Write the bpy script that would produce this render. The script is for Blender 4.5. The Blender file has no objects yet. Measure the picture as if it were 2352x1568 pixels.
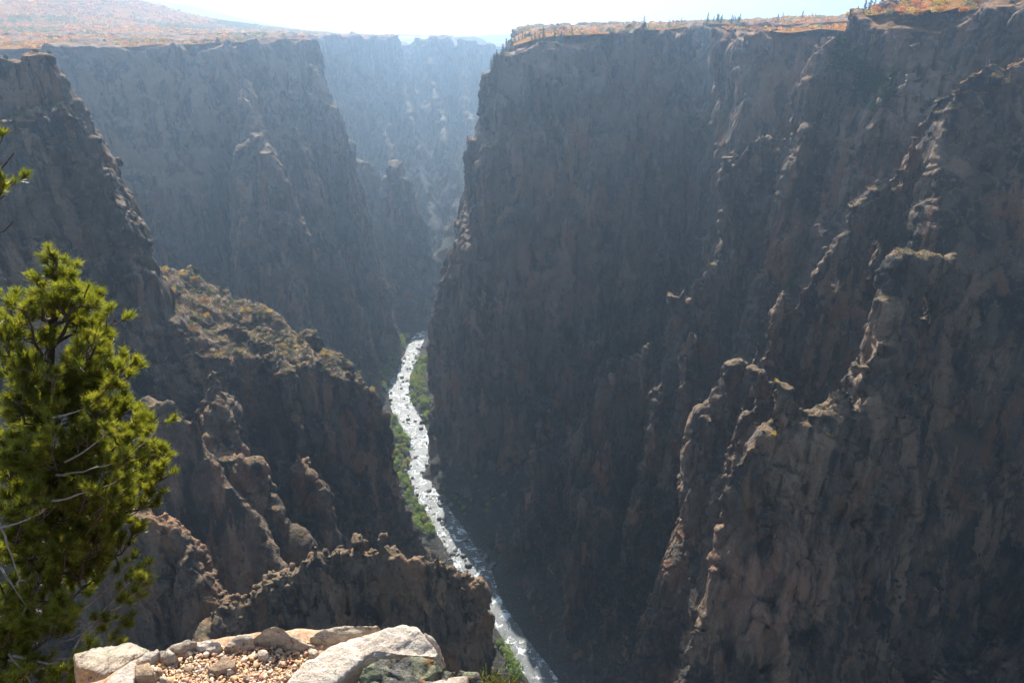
import bpy, math, random, time
import numpy as np
from mathutils import Vector, Matrix
T0 = time.time()
R = math.radians
# ------------------------------------------------------------------ camera, light, exposure
SC = bpy.context.scene
COL = SC.collection
PITCH = R(24.1)
cam_d = bpy.data.cameras.new('camera'); cam = bpy.data.objects.new('camera', cam_d); COL.objects.link(cam)
cam_d.lens = 24.0; cam_d.sensor_width = 36.0; cam_d.clip_start = 0.05; cam_d.clip_end = 40000
cam.location = (0, 0, 0); cam.rotation_euler = (math.pi/2 - PITCH, 0, 0)
SC.camera = cam
SUN_EL, SUN_AZ = R(46), R(-11.5)          # azimuth from +Y, negative = to the left of the view
world = bpy.data.worlds.new('World'); SC.world = world; world.use_nodes = True
wn = world.node_tree.nodes; wl = world.node_tree.links
sky = wn.new('ShaderNodeTexSky'); sky.sky_type = 'NISHITA'; sky.sun_disc = False
sky.sun_elevation = SUN_EL; sky.sun_rotation = SUN_AZ; sky.altitude = 2400; sky.dust_density = 4.0; sky.ozone_density = .4
wn['Background'].inputs[1].default_value = 0.075
wl.new(sky.outputs[0], wn['Background'].inputs[0])
sd = bpy.data.lights.new('sun', 'SUN'); sd.energy = 5.0; sd.angle = R(0.5); sd.color = (1.0, 0.95, 0.86)
sun = bpy.data.objects.new('sun', sd); COL.objects.link(sun)
SDIR = Vector((math.sin(SUN_AZ)*math.cos(SUN_EL), math.cos(SUN_AZ)*math.cos(SUN_EL), math.sin(SUN_EL)))
sun.rotation_euler = SDIR.to_track_quat('Z', 'Y').to_euler()
SC.view_settings.view_transform = 'Standard'; SC.view_settings.look = 'None'
SC.view_settings.exposure = 1.45; SC.view_settings.gamma = 1
SC.render.engine = 'CYCLES'
SC.cycles.use_denoising = True
SC.cycles.max_bounces = 5; SC.cycles.diffuse_bounces = 2; SC.cycles.glossy_bounces = 1
SC.cycles.transmission_bounces = 2; SC.cycles.volume_bounces = 1; SC.cycles.transparent_max_bounces = 4
SC.cycles.sample_clamp_indirect = 4; SC.cycles.sample_clamp_direct = 12

CP, SP = math.cos(PITCH), math.sin(PITCH)
def ray(px, py):
    u = (px-1176)/1568.0; v = (784-py)/1568.0
    return np.array([u, CP+v*SP, -SP+v*CP])
def W(px, py, Y):                        # a point of the photograph put at its distance Y (metres ahead)
    d = ray(px, py); return d*(Y/d[1])
def WZ(px, py, z):                       # the same by its height
    d = ray(px, py); return d*(z/d[2])

# ------------------------------------------------------------------ noise
def _h(ix, iy, iz, s):
    h = (ix.astype(np.uint32)*np.uint32(374761393) + iy.astype(np.uint32)*np.uint32(668265263)
         + iz.astype(np.uint32)*np.uint32(2147483647 & 1442695041) + np.uint32((s*977+13) & 0xffffffff))
    h = (h ^ (h >> np.uint32(13)))*np.uint32(1274126177)
    h = (h ^ (h >> np.uint32(15)))*np.uint32(2246822519)
    return ((h ^ (h >> np.uint32(16))) & np.uint32(0xffff)).astype(np.float32)/65535.0
def noise(x, y, z, s=0):                 # value noise, -1..1
    fx = np.floor(x); fy = np.floor(y); fz = np.floor(z)
    ix = fx.astype(np.int64); iy = fy.astype(np.int64); iz = fz.astype(np.int64)
    u = (x-fx).astype(np.float32); v = (y-fy).astype(np.float32); w = (z-fz).astype(np.float32)
    u = u*u*(3-2*u); v = v*v*(3-2*v); w = w*w*(3-2*w)
    r = 0
    for a in (0, 1):
        for b in (0, 1):
            c0 = _h(ix+a, iy+b, iz, s); c1 = _h(ix+a, iy+b, iz+1, s)
            r = r + (u if a else 1-u)*(v if b else 1-v)*(c0+(c1-c0)*w)
    return r*2-1
def cell(x, y, z, s=0):                  # cellular: value of nearest cell and distance gap F2-F1
    fx = np.floor(x-0.5); fy = np.floor(y-0.5); fz = np.floor(z-0.5)
    ix = fx.astype(np.int64); iy = fy.astype(np.int64); iz = fz.astype(np.int64)
    f1 = np.full(x.shape, 9., np.float32); f2 = f1.copy(); val = np.zeros(x.shape, np.float32)
    for a in (0, 1):
        for b in (0, 1):
            for c in (0, 1):
                X = ix+a; Y = iy+b; Z = iz+c
                dx = X+0.15+0.7*_h(X, Y, Z, s+1)-x; dy = Y+0.15+0.7*_h(X, Y, Z, s+2)-y; dz = Z+0.15+0.7*_h(X, Y, Z, s+3)-z
                d = (dx*dx+dy*dy+dz*dz).astype(np.float32)
                vv = _h(X, Y, Z, s+4)
                n = d < f1
                f2 = np.where(n, f1, np.minimum(f2, d)); val = np.where(n, vv, val); f1 = np.where(n, d, f1)
    return val*2-1, np.sqrt(f2)-np.sqrt(f1)

# ------------------------------------------------------------------ canyon shape
ZR = -550.0
STEEP = [(0, 0), (100, 8), (300, 30), (600, 70)]
RIV = [(972, 770, 22), (957, 800, 20), (940, 850, 26), (922, 890, 34), (930, 930, 34), (955, 975, 34), (975, 1010, 32),
       (972, 1050, 26), (966, 1090, 26), (985, 1130, 32), (1020, 1180, 36), (1055, 1240, 44), (1100, 1310, 46),
       (1137, 1380, 32), (1166, 1430, 28), (1205, 1490, 34), (1262, 1568, 42), (1330, 1680, 60)]
RIVW = []
for px, py, wpx in RIV:
    c = WZ(px-8, py, ZR); a = WZ(px-8-wpx*1.35, py, ZR)
    RIVW.append((c[0], c[1], c[0]-a[0]))
RIVW.insert(0, (60., 1400., 20.)); RIVW.insert(0, (420., 1620., 20.))
RIVW = RIVW[:2]+[(-110., 1320., 22.)]+RIVW[2:]
RIVW.append((120., 260., 20.)); RIVW.append((150., 0., 20.))
RX = np.array(RIVW)
def river_dist(x, y):
    best = np.full(x.shape, 1e9, np.float32)
    for i in range(len(RX)-1):
        a = RX[i]; b = RX[i+1]; d = b-a; L = d[0]**2+d[1]**2
        t = np.clip(((x-a[0])*d[0]+(y-a[1])*d[1])/L, 0, 1)
        dd = np.hypot(x-a[0]-t*d[0], y-a[1]-t*d[1])-(a[2]+t*d[2])*0.5
        best = np.minimum(best, dd)
    return best
def floor_z(x, y):
    d = river_dist(x, y)
    va = [(-110, 1330), (-190, 1600), (-260, 1900), (-300, 2250), (-200, 2600), (60, 2900)]      # side valley running on
    for (ax, ay), (bx, by) in zip(va[:-1], va[1:]):
        t = np.clip(((x-ax)*(bx-ax)+(y-ay)*(by-ay))/((bx-ax)**2+(by-ay)**2), 0, 1); d = np.minimum(d, np.hypot(x-ax-t*(bx-ax), y-ay-t*(by-ay))+12)
    n = noise(x/14, y/14, x*0, 5)*1.2+noise(x/5, y/5, x*0, 6)*.6
    c_, g_ = cell(x/17, y/17, x*0+.5, 7); c2_, g2_ = cell(x/7, y/7, x*0+.5, 8)
    n = n+(c_*3.6+c2_*1.3-np.exp(-(g_*6)**2)*2.5)*np.clip((d-7)/14, 0, 1)
    zf = ZR-2.2+np.interp(d, [-20, -3, 3, 25, 60, 140, 400], [-1.5, 0, 3.2, 8, 24, 80, 260])+n*np.clip(d/10+.4, .3, 1.5)
    return np.where(d > 5, np.maximum(zf, ZR+.8), zf)

def mesa_right(x, y): return -2+.03*x+.022*(y-850)-np.clip((34-x)/46, 0, 1.4)*11*np.clip((1100-y)/150, 0, 1)+noise(x/75, y/75, x*0, 9)*2.6+noise(x/26, y/26, x*0, 10)*1.5
def mesa_left(x, y):  return -14+np.clip((y-1000)*.03, -2, 14)+noise(x/80, y/80, x*0, 9)*2.6+noise(x/30, y/30, x*0, 10)*1.3
RIDGES = []   # (name, pts[(x,y,z)], half width at top, profile)
def ridge(name, pts, w, prof=STEEP, mul=1.0):
    P = [tuple(W(*p)) for p in pts]
    RIDGES.append((name, np.array(P), w, np.array(prof, float)*[1, mul]))
POLYS = []    # (name, xy polygon, top height function, profile)
def poly(name, pts, top, prof): POLYS.append((name, np.array(pts, float), top, np.array(prof, float)))

def poly3(name, pts, prof):
    P = np.array([W(*p) for p in pts]); A = np.c_[P[:, :2], np.ones(len(P))]
    c = np.linalg.lstsq(A, P[:, 2], rcond=None)[0]
    POLYS.append((name, P[:, :2], lambda x, y: c[0]*x+c[1]*y+c[2], np.array(prof, float)))

# central massif on the right bank
PC = [(0, 0), (50, 10), (79, 16), (115, 34), (164, 48), (258, 74), (360, 92), (550, 108)]
poly('massif', [(-14, 857), (20, 848), (62, 850), (110, 856), (155, 880), (212, 912), (232, 960), (248, 1090), (290, 1170), (335, 1080), (620, 990), (1200, 900),
                (1300, 1700), (40, 1500), (0, 1200), (-4, 1000)], mesa_right, PC)
ridge('massif', [(1150, 118, 866), (1128, 165, 872), (1130, 240, 868), (1090, 320, 862)], 12, PC, .55)
ridge('massif', [(1020, 1040, 800), (1000, 1060, 790), (985, 1085, 780)], 10, STEEP)
# buttresses of the right wall behind the long fin
PR1 = [(0, 0), (100, 8), (200, 18), (400, 60), (600, 120)]
poly('north_wall', [(246, 765), (268, 742), (335, 740), (420, 760), (600, 900), (600, 1000), (240, 905)], lambda x, y: mesa_right(x, y)-6, PR1)
ridge('north_wall', [(1700, 330, 772), (1672, 345, 765), (1655, 450, 760), (1640, 540, 756)], 8, STEEP)
ridge('north_wall', [(1560, 150, 960), (1575, 300, 930), (1500, 500, 900)], 15, STEEP)
# near right rim
CREST = [(0, 0), (5, 2.5), (30, 8), (120, 18), (300, 38), (600, 75)]
def rim_right(x, y): return 12+np.clip(x-np.interp(y, [300, 400, 500, 560, 600, 640, 700, 800], [400, 405, 365, 310, 285, 272, 330, 400]), 0, 500)*.22
PR = [(0, 0), (40, 6), (110, 18), (250, 34), (400, 56), (600, 95)]
poly('right_rim', [(276, 640), (288, 600), (316, 562), (350, 530), (372, 500), (392, 465), (410, 420), (400, 330), (420, 250), (500, 200), (900, 300),
                   (1100, 800), (600, 900), (420, 760), (335, 700)], rim_right, PR)
ridge('right_rim', [(1900, 92, 640), (1884, 190, 650), (1850, 235, 655), (1840, 262, 658)], 7, CREST)
# the long fin going down to the river
PF = [(0, 0), (5, 2.5), (60, 10), (200, 28), (400, 62), (560, 95)]
ridge('long_fin', [(1870, 250, 660), (1800, 285, 662), (1730, 318, 662), (1695, 375, 658), (1680, 440, 652), (1662, 540, 648)], 3, CREST)
ridge('long_fin', [(1662, 550, 648), (1606, 552, 640), (1592, 604, 635), (1576, 684, 630), (1545, 702, 625), (1478, 775, 615), (1430, 802, 610),
                   (1358, 862, 600), (1342, 950, 596), (1328, 1050, 590)], 2.5, PF)
ridge('long_fin', [(1490, 790, 600), (1415, 860, 580), (1408, 950, 562), (1378, 1050, 548), (1325, 1200, 528), (1295, 1400, 500)], 2, PF, .5)
ridge('long_fin', [(1600, 720, 600), (1530, 900, 560), (1490, 1050, 535), (1450, 1200, 515), (1400, 1400, 490)], 2, PF, .6)
ridge('river_spire', [(1266, 920, 640), (1248, 945, 632), (1230, 1010, 622), (1220, 1180, 612), (1182, 1215, 602), (1172, 1330, 590)], 5, STEEP, .7)
ridge('long_fin', [(1860, 280, 610), (1876, 420, 600), (1862, 560, 590), (1840, 700, 570)], 8, CREST)
# second right fin and its columns
P3 = [(0, 0), (5, 2.5), (40, 7), (150, 18), (400, 46), (600, 80)]
ridge('stepped_fin', [(2300, 180, 470), (2230, 230, 474), (2165, 305, 480), (2110, 345, 484), (2050, 405, 484), (2000, 435, 480), (1996, 460, 478),
                      (1960, 480, 476), (1918, 560, 472), (1882, 612, 470), (1835, 618, 469), (1800, 648, 468), (1772, 700, 464), (1748, 770, 460), (1730, 860, 455)], 3, P3)
ridge('stepped_fin', [(2088, 165, 560), (2085, 260, 550), (2082, 330, 540)], 8, CREST)
ridge('column', [(1688, 830, 468), (1668, 832, 466)], 8, STEEP, 1.1)
ridge('column', [(1735, 770, 450), (1722, 900, 442), (1716, 1010, 436), (1702, 1130, 430), (1664, 1215, 422), (1644, 1370, 410), (1624, 1560, 395)], 2.5, STEEP, .8)
ridge('column', [(1758, 870, 425), (1742, 880, 420)], 7, STEEP, .5)
ridge('column', [(1648, 1060, 450), (1606, 1230, 440), (1566, 1350, 430), (1531, 1500, 420)], 2, STEEP, .7)
# nearest right wall
PDS = [(0, 0), (8, 3), (30, 8), (150, 30), (300, 62), (500, 110)]
P4 = [(0, 0), (5, 2.5), (30, 6), (120, 18), (300, 42), (600, 78)]
ridge('near_wall', [(2170, 596, 385), (2128, 600, 378), (2092, 640, 370), (2078, 705, 362), (2040, 716, 355), (2030, 768, 350), (1990, 774, 345), (1955, 822, 335),
                    (1920, 840, 330), (1880, 892, 326), (1862, 945, 318), (1852, 975, 314)], 3, P4)
poly3('right_slope', [(2190, 215, 474), (2352, 110, 482), (2500, 80, 486), (2800, 80, 486), (2700, 610, 412), (2352, 610, 408), (2150, 600, 406), (2160, 330, 460)], PDS)
ridge('near_wall', [(1950, 770, 338), (1942, 800, 337)], 4, [(0, 0), (5, 1), (14, -2), (40, 0), (600, 40)])
ridge('near_column', [(1805, 965, 318), (1778, 1040, 312), (1752, 1085, 308), (1744, 1200, 300), (1740, 1400, 285), (1738, 1560, 275)], 3, STEEP, .8)
ridge('near_column', [(1835, 980, 312), (1826, 1090, 302), (1818, 1300, 288), (1812, 1500, 276)], 3, STEEP, .8)

# left bank: upper left ridge, shrub-covered shoulder, fins below it
PL4 = [(0, 0), (5, 2.5), (20, 7), (100, 25), (300, 75), (600, 150)]
ridge('left_ridge', [(-300, 60, 420), (-60, 114, 430), (-10, 132, 440), (50, 160, 445), (100, 200, 450), (128, 250, 455)], 4, PL4)
ridge('left_ridge', [(-120, 290, 400), (50, 290, 410), (90, 282, 420), (160, 290, 425), (200, 352, 430), (232, 405, 435), (284, 505, 440), (326, 575, 445),
                     (356, 622, 450)], 3, PL4)
ridge('left_ridge', [(60, 330, 400), (90, 480, 390), (130, 600, 380), (170, 700, 370)], 5, PL4)
ridge('left_ridge', [(215, 560, 425), (262, 600, 418), (285, 660, 410), (292, 720, 400)], 3, CREST)
poly3('shoulder', [(290, 650, 490), (400, 624, 512), (450, 634, 520), (500, 642, 528), (560, 660, 530), (640, 694, 525), (700, 728, 518), (748, 788, 510),
                   (790, 815, 505), (835, 860, 495), (850, 900, 482), (800, 900, 470), (700, 860, 458), (640, 850, 450), (560, 790, 440), (470, 770, 430), (380, 775, 425), (300, 730, 430)], PDS)
ridge('shoulder', [(835, 845, 498), (852, 920, 490), (858, 1000, 484), (880, 1080, 478), (905, 1160, 472), (925, 1245, 466)], 3, STEEP, .5)
ridge('shoulder', [(560, 770, 462), (610, 800, 448), (650, 865, 438), (684, 950, 428), (694, 1040, 420)], 3, STEEP)
ridge('shoulder', [(800, 905, 470), (815, 1000, 455), (850, 1120, 445), (880, 1240, 435)], 3, STEEP)
ridge('shoulder_fin', [(330, 905, 335), (380, 930, 335), (432, 980, 330), (470, 1050, 325), (507, 1120, 320), (552, 1150, 316), (592, 1210, 310), (640, 1310, 300)], 2.5, CREST)
ridge('shoulder_fin', [(555, 1074, 372), (608, 1105, 368), (640, 1170, 360), (687, 1250, 350), (712, 1290, 345)], 3, CREST)
ridge('shoulder_fin', [(690, 1042, 405), (726, 1074, 398), (754, 1160, 388), (788, 1250, 378)], 3, CREST)
ridge('shoulder_fin', [(480, 830, 400), (500, 900, 385), (505, 1000, 370), (540, 1060, 360)], 4, CREST)
ridge('red_buttress', [(200, 1160, 226), (280, 1176, 230), (370, 1182, 230), (412, 1205, 228), (436, 1255, 225), (480, 1310, 222), (530, 1370, 218)], 3, CREST)
# near fin with flat top
ridge('near_fin', [(470, 1500, 180), (520, 1400, 198), (580, 1378, 204), (640, 1325, 208), (690, 1304, 210), (735, 1266, 213), (790, 1262, 215), (880, 1268, 216),
                   (1000, 1276, 216), (1040, 1292, 215), (1075, 1326, 213)], 3, [(0, 0), (5, 2), (60, 7), (400, 50)])

# far left mesa wall
PLm = [(0, 0), (140, 12), (160, 20), (185, 44), (250, 52), (400, 78), (560, 120)]
poly('far_left_wall', [(-1500, 900), (-690, 960), (-600, 985), (-520, 1040), (-455, 1100), (-425, 1130), (-432, 1180), (-395, 1270), (-355, 1310), (-352, 1345), (-470, 1480),
                       (-560, 1750), (-540, 2100), (-430, 2480), (-385, 2600), (-400, 2680), (-560, 2900), (-640, 3250), (-1600, 3300)], mesa_left, PLm)
PSp = [(0, 0), (6, 4), (60, 16), (250, 42), (560, 90)]
ridge('far_spire', [(578, 292, 990), (590, 300, 985), (606, 345, 965), (620, 450, 945), (656, 600, 925), (698, 720, 905)], 12, [(0, 0), (10, 3), (30, 14), (60, 20), (250, 42), (560, 90)])
ridge('far_spire', [(560, 372, 965), (566, 470, 945), (585, 620, 925)], 9, PSp)
ridge('far_spire', [(540, 150, 1110), (560, 230, 1080), (575, 290, 1050)], 8, PSp)
ridge('far_fin', [(680, 294, 1110), (700, 340, 1090), (706, 450, 1065), (764, 560, 1040), (808, 700, 1010), (838, 790, 990)], 6, PSp)
ridge('far_fin', [(690, 104, 1270), (736, 160, 1240), (764, 240, 1220), (778, 350, 1200), (812, 460, 1190), (846, 570, 1180), (886, 720, 1170)], 9, PSp)
def pinnacle(px, py, Y, w, lean=0): ridge('pinnacle', [(px-lean, py, Y), (px+lean, py+2, Y-w*.6)], w, [(0, 0), (1, .3), (30, 1.2), (80, 8), (600, 80)])
for q in [(1596, 534, 643, 4), (1640, 546, 646, 5), (1572, 600, 630, 4), (1545, 684, 624, 4), (1712, 322, 661, 5), (1684, 380, 656, 4), (1360, 858, 598, 5), (1430, 792, 610, 4), (1800, 640, 467, 4), (1858, 608, 470, 3.5), (1902, 556, 472, 3.5),
          (1760, 700, 463, 3), (2004, 432, 480, 3), (2168, 298, 478, 4), (1672, 822, 466, 7), (1746, 864, 422, 6), (1948, 768, 337, 3.2), (2004, 766, 346, 3), (2100, 592, 372, 6), (1888, 836, 327, 3), (1822, 900, 320, 3.5), (1742, 1046, 309, 3), (1776, 1006, 313, 3), (1650, 1158, 425, 3),
          (1262, 916, 636, 4), (60, 150, 444, 5), (100, 270, 420, 5), (196, 335, 428, 4), (250, 420, 435, 3), (380, 925, 334, 3), (440, 968, 329, 3), (512, 1108, 319, 3), (590, 1062, 369, 4), (700, 1034, 403, 3.5), (742, 1244, 213, 2), (822, 1242, 215, 1.6), (880, 1240, 216, 1.8), (1000, 1262, 216, 2)]:
    pinnacle(*q)
# hazy walls up the canyon
PT = [(0, 0), (12, 10), (40, 18), (200, 45), (560, 110)]
def stepz(z0, k): return lambda x, y: z0+noise(x/45, y/45, x*0, k)*26+noise(x/17, y/17, x*0, k+1)*8
PV = [(0, 0), (8, 4), (60, 16), (200, 62), (400, 150), (560, 220)]
ridge('hazy_arete', [(775, 130, 2350), (792, 230, 2200), (815, 340, 2000), (842, 450, 1820), (868, 570, 1650), (890, 660, 1520)], 6, PV)
ridge('hazy_arete', [(850, 110, 2500), (868, 220, 2350), (888, 330, 2100), (915, 430, 1900), (938, 540, 1700), (950, 640, 1520)], 6, PV)
ridge('hazy_arete', [(915, 110, 2600), (935, 230, 2400), (958, 340, 2150), (985, 440, 1950), (1004, 560, 1720), (1000, 650, 1540)], 6, PV)
ridge('hazy_arete', [(985, 120, 2700), (1005, 240, 2450), (1030, 350, 2150), (1050, 470, 1900), (1060, 560, 1700)], 6, PV)
ridge('hazy_arete', [(1060, 130, 2800), (1080, 250, 2500), (1095, 360, 2200), (1110, 460, 1950)], 6, PV)
ridge('hazy_wall', [(860, 96, 3132), (1110, 100, 3132)], 50, PSp)
ridge('hazy_tower', [(985, 84, 2812), (1005, 86, 2800)], 42, [(0, 0), (12, 12), (40, 22), (100, 36), (560, 130)])
ridge('hazy_tower', [(1068, 96, 2862), (1078, 98, 2875)], 20, [(0, 0), (15, 14), (60, 24), (100, 34), (560, 130)])
ridge('hazy_tower', [(1090, 88, 3564), (1060, 84, 3618)], 60, PSp)
ridge('hazy_tower', [(985, 180, 2687), (930, 235, 2600), (955, 420, 2475), (1000, 560, 2375)], 17, PSp)
ridge('hazy_tower', [(850, 300, 2187), (880, 420, 2125), (930, 520, 2062)], 17, PSp)
ridge('hazy_tower', [(1090, 420, 2200), (1030, 500, 2125), (990, 560, 2050), (968, 620, 2000)], 17, PSp)
PSq = [(0, 0), (5, 4), (60, 14), (250, 48), (560, 120)]
ridge('hazy_spire', [(818, 368, 1560), (846, 366, 1560), (860, 470, 1530), (878, 600, 1480), (902, 720, 1410)], 14, PSq)
ridge('hazy_spire', [(905, 374, 1520), (926, 410, 1510), (950, 490, 1490), (970, 580, 1470), (980, 680, 1430), (975, 740, 1360)], 16, PSq)
ridge('hazy_spire', [(1040, 500, 1600), (1020, 600, 1520), (1005, 690, 1440)], 14, PSq)

GULLIES = []
def gully(pts, A, r, y0, y1):
    P = np.array([W(*p) for p in pts]); GULLIES.append((P[:, [0, 2]], A, r, y0, y1))
gully([(1246, 205, 860), (1262, 270, 850), (1290, 350, 840), (1315, 405, 830), (1318, 480, 815)], 22, 9, 740, 930)
gully([(1420, 150, 870), (1400, 230, 860), (1365, 300, 850), (1325, 400, 835)], 16, 7, 740, 930)
gully([(1400, 110, 870), (1416, 200, 860), (1412, 300, 850)], 25, 9, 740, 930)
gully([(1180, 420, 840), (1190, 560, 820), (1215, 700, 800), (1230, 850, 780)], 9, 7, 700, 900)
gully([(1480, 90, 900), (1470, 300, 870), (1500, 520, 850), (1450, 700, 820)], 22, 10, 740, 960)
gully([(1080, 480, 850), (1090, 640, 820), (1130, 800, 800), (1140, 1000, 770)], 8, 6, 700, 880)
gully([(1330, 500, 830), (1350, 640, 810), (1300, 800, 790), (1280, 960, 760)], 9, 7, 700, 900)
gully([(1560, 90, 960), (1590, 200, 960), (1560, 350, 940), (1560, 560, 900)], 28, 12, 800, 1060)
gully([(1800, 90, 760), (1790, 160, 750), (1800, 240, 745)], 8, 5, 700, 790)
gully([(430, 110, 1090), (425, 250, 1070), (440, 330, 1060)], 19, 8, 950, 1150)
gully([(250, 150, 1010), (258, 280, 990)], 12, 8, 900, 1080)
gully([(545, 100, 1140), (552, 200, 1130), (538, 300, 1110), (532, 450, 1060), (536, 620, 1030)], 40, 11, 1012, 1220)
gully([(668, 110, 1200), (664, 220, 1180), (668, 330, 1160), (672, 470, 1130)], 30, 10, 1100, 1330)
gully([(350, 420, 1010), (352, 560, 990)], 16, 8, 880, 1060)
gully([(860, 100, 1900), (855, 200, 1880), (870, 300, 1850)], 30, 20, 1700, 2100)
gully([(1990, 60, 590), (1985, 130, 585)], 8, 5, 500, 660)
gully([(2130, 50, 540), (2120, 130, 530), (2100, 200, 525)], 10, 7, 470, 600)
gully([(2250, 60, 530), (2240, 160, 520)], 7, 5, 470, 580)
gully([(2150, 640, 375), (2160, 800, 350), (2110, 1000, 330), (2120, 1200, 300)], 7, 5, 200, 400)
gully([(2290, 500, 400), (2270, 700, 360), (2280, 900, 330), (2200, 1100, 310)], 7, 5, 200, 430)
gully([(1990, 900, 330), (2010, 1050, 315), (1980, 1250, 300), (1990, 1500, 270)], 6, 4, 200, 350)
gully([(800, 1245, 216), (795, 1300, 214), (797, 1420, 210)], 3.5, 1.6, 150, 240)
gully([(890, 1250, 216), (885, 1400, 214)], 2, 1.3, 150, 240)
gully([(430, 1180, 228), (400, 1300, 222), (400, 1500, 214)], 3, 1.8, 150, 240)
gully([(1612, 860, 500), (1590, 1050, 480), (1560, 1250, 460), (1480, 1480, 440)], 24, 8, 474, 640)
gully([(1706, 840, 470), (1692, 1000, 460), (1676, 1130, 450), (1640, 1260, 440)], 16, 4, 457, 540)
gully([(1288, 930, 640), (1282, 1080, 620), (1258, 1240, 590)], 18, 5, 560, 770)
gully([(1590, 560, 660), (1600, 700, 640)], 14, 7, 652, 800)
gully([(1836, 300, 640), (1838, 480, 620), (1820, 620, 600)], 14, 6, 560, 700)
def in_poly(P, x, y):
    ins = np.zeros(x.shape, bool); d = np.full(x.shape, 1e9, np.float32)
    n = len(P)
    for i in range(n):
        a = P[i]; b = P[(i+1) % n]; e = b-a
        t = np.clip(((x-a[0])*e[0]+(y-a[1])*e[1])/(e[0]**2+e[1]**2), 0, 1)
        d = np.minimum(d, np.hypot(x-a[0]-t*e[0], y-a[1]-t*e[1]))
        c = ((a[1] > y) != (b[1] > y))
        xi = a[0]+(y-a[1])*(e[0]/(e[1] if e[1] else 1e-9))
        ins ^= c & (x < xi)
    return np.where(ins, -d, d)
def field(X, Y, Z):                      # positive inside rock; X,Y 2D arrays, Z 1D
    x2 = X; y2 = Y
    wx = x2+noise(x2/45, y2/45, x2*0, 31)*5; wy = y2+noise(x2/45, y2/45, x2*0, 32)*5
    z = Z[None, None, :].astype(np.float32)
    G = (floor_z(x2, y2)[..., None]-z).astype(np.float32)
    x0, x1, y0, y1 = X.min(), X.max(), Y.min(), Y.max()
    for name, P, top, prof in POLYS:
        if P[:, 0].min()-300 > x1 or P[:, 0].max()+300 < x0 or P[:, 1].min()-300 > y1 or P[:, 1].max()+300 < y0: continue
        d = in_poly(P, wx, wy); zt = top(x2, y2)+noise(x2/30, y2/30, x2*0, 8)*1.5
        h = zt[..., None]-z
        G = np.maximum(G, np.minimum(h, np.interp(h, prof[:, 0], prof[:, 1]).astype(np.float32)-d[..., None]))
    for name, P, w, prof in RIDGES:
        m = prof[-1, 1]+w+30
        if P[:, 0].min()-m > x1 or P[:, 0].max()+m < x0 or P[:, 1].min()-m > y1 or P[:, 1].max()+m < y0: continue
        ii = np.where((X[:, 0] > P[:, 0].min()-m) & (X[:, 0] < P[:, 0].max()+m))[0]
        jj = np.where((Y[0] > P[:, 1].min()-m) & (Y[0] < P[:, 1].max()+m))[0]
        if len(ii) == 0 or len(jj) == 0: continue
        s = (slice(ii[0], ii[-1]+1), slice(jj[0], jj[-1]+1))
        xx = wx[s]; yy = wy[s]
        for i in range(len(P)-1):
            a = P[i]; b = P[i+1]; e = b-a
            t = np.clip(((xx-a[0])*e[0]+(yy-a[1])*e[1])/(e[0]**2+e[1]**2+1e-6), 0, 1)
            d = np.hypot(xx-a[0]-t*e[0], yy-a[1]-t*e[1])-w
            zc = (a[2]+t*e[2]); h = zc[..., None]-z
            g = np.minimum(h, np.interp(h, prof[:, 0], prof[:, 1]).astype(np.float32)-d[..., None])
            G[s] = np.maximum(G[s], g)
    for P, A, r, y0, y1 in GULLIES:
        if y0 > Y.max() or y1 < Y.min() or P[:, 0].min()-40 > x1 or P[:, 0].max()+40 < x0: continue
        best = np.full((X.shape[0], len(Z)), 1e9, np.float32); xx = X[:, :1]; zz = Z[None, :]
        for i in range(len(P)-1):
            a = P[i]; e = P[i+1]-a
            t = np.clip(((xx-a[0])*e[0]+(zz-a[1])*e[1])/(e[0]**2+e[1]**2), 0, 1)
            best = np.minimum(best, np.hypot(xx-a[0]-t*e[0], zz-a[1]-t*e[1]))
        m = np.clip((Y[0]-y0)/15, 0, 1)*np.clip((y1-Y[0])/15, 0, 1)
        G -= (A*np.exp(-(best/r)**2))[:, None, :]*m[None, :, None]
    return G
def near_mask(x, y):                     # 1 far away, 0 on the small outcrops close below the viewpoint
    a = np.clip((y-300)/70, 0, 1); b = np.clip((x-50)/50, 0, 1)
    return np.maximum(a, b)
def big_noise(X, Y, Z, sc):
    t = near_mask(X, Y)
    n = 0
    if t.max() > 0: n = _big(X, Y, Z, sc)*t[..., None]
    if t.min() < 1: n = n+_big(X*2.7, Y*2.7, Z*2.7, sc*.37)*(1-t)[..., None]
    return n
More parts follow.
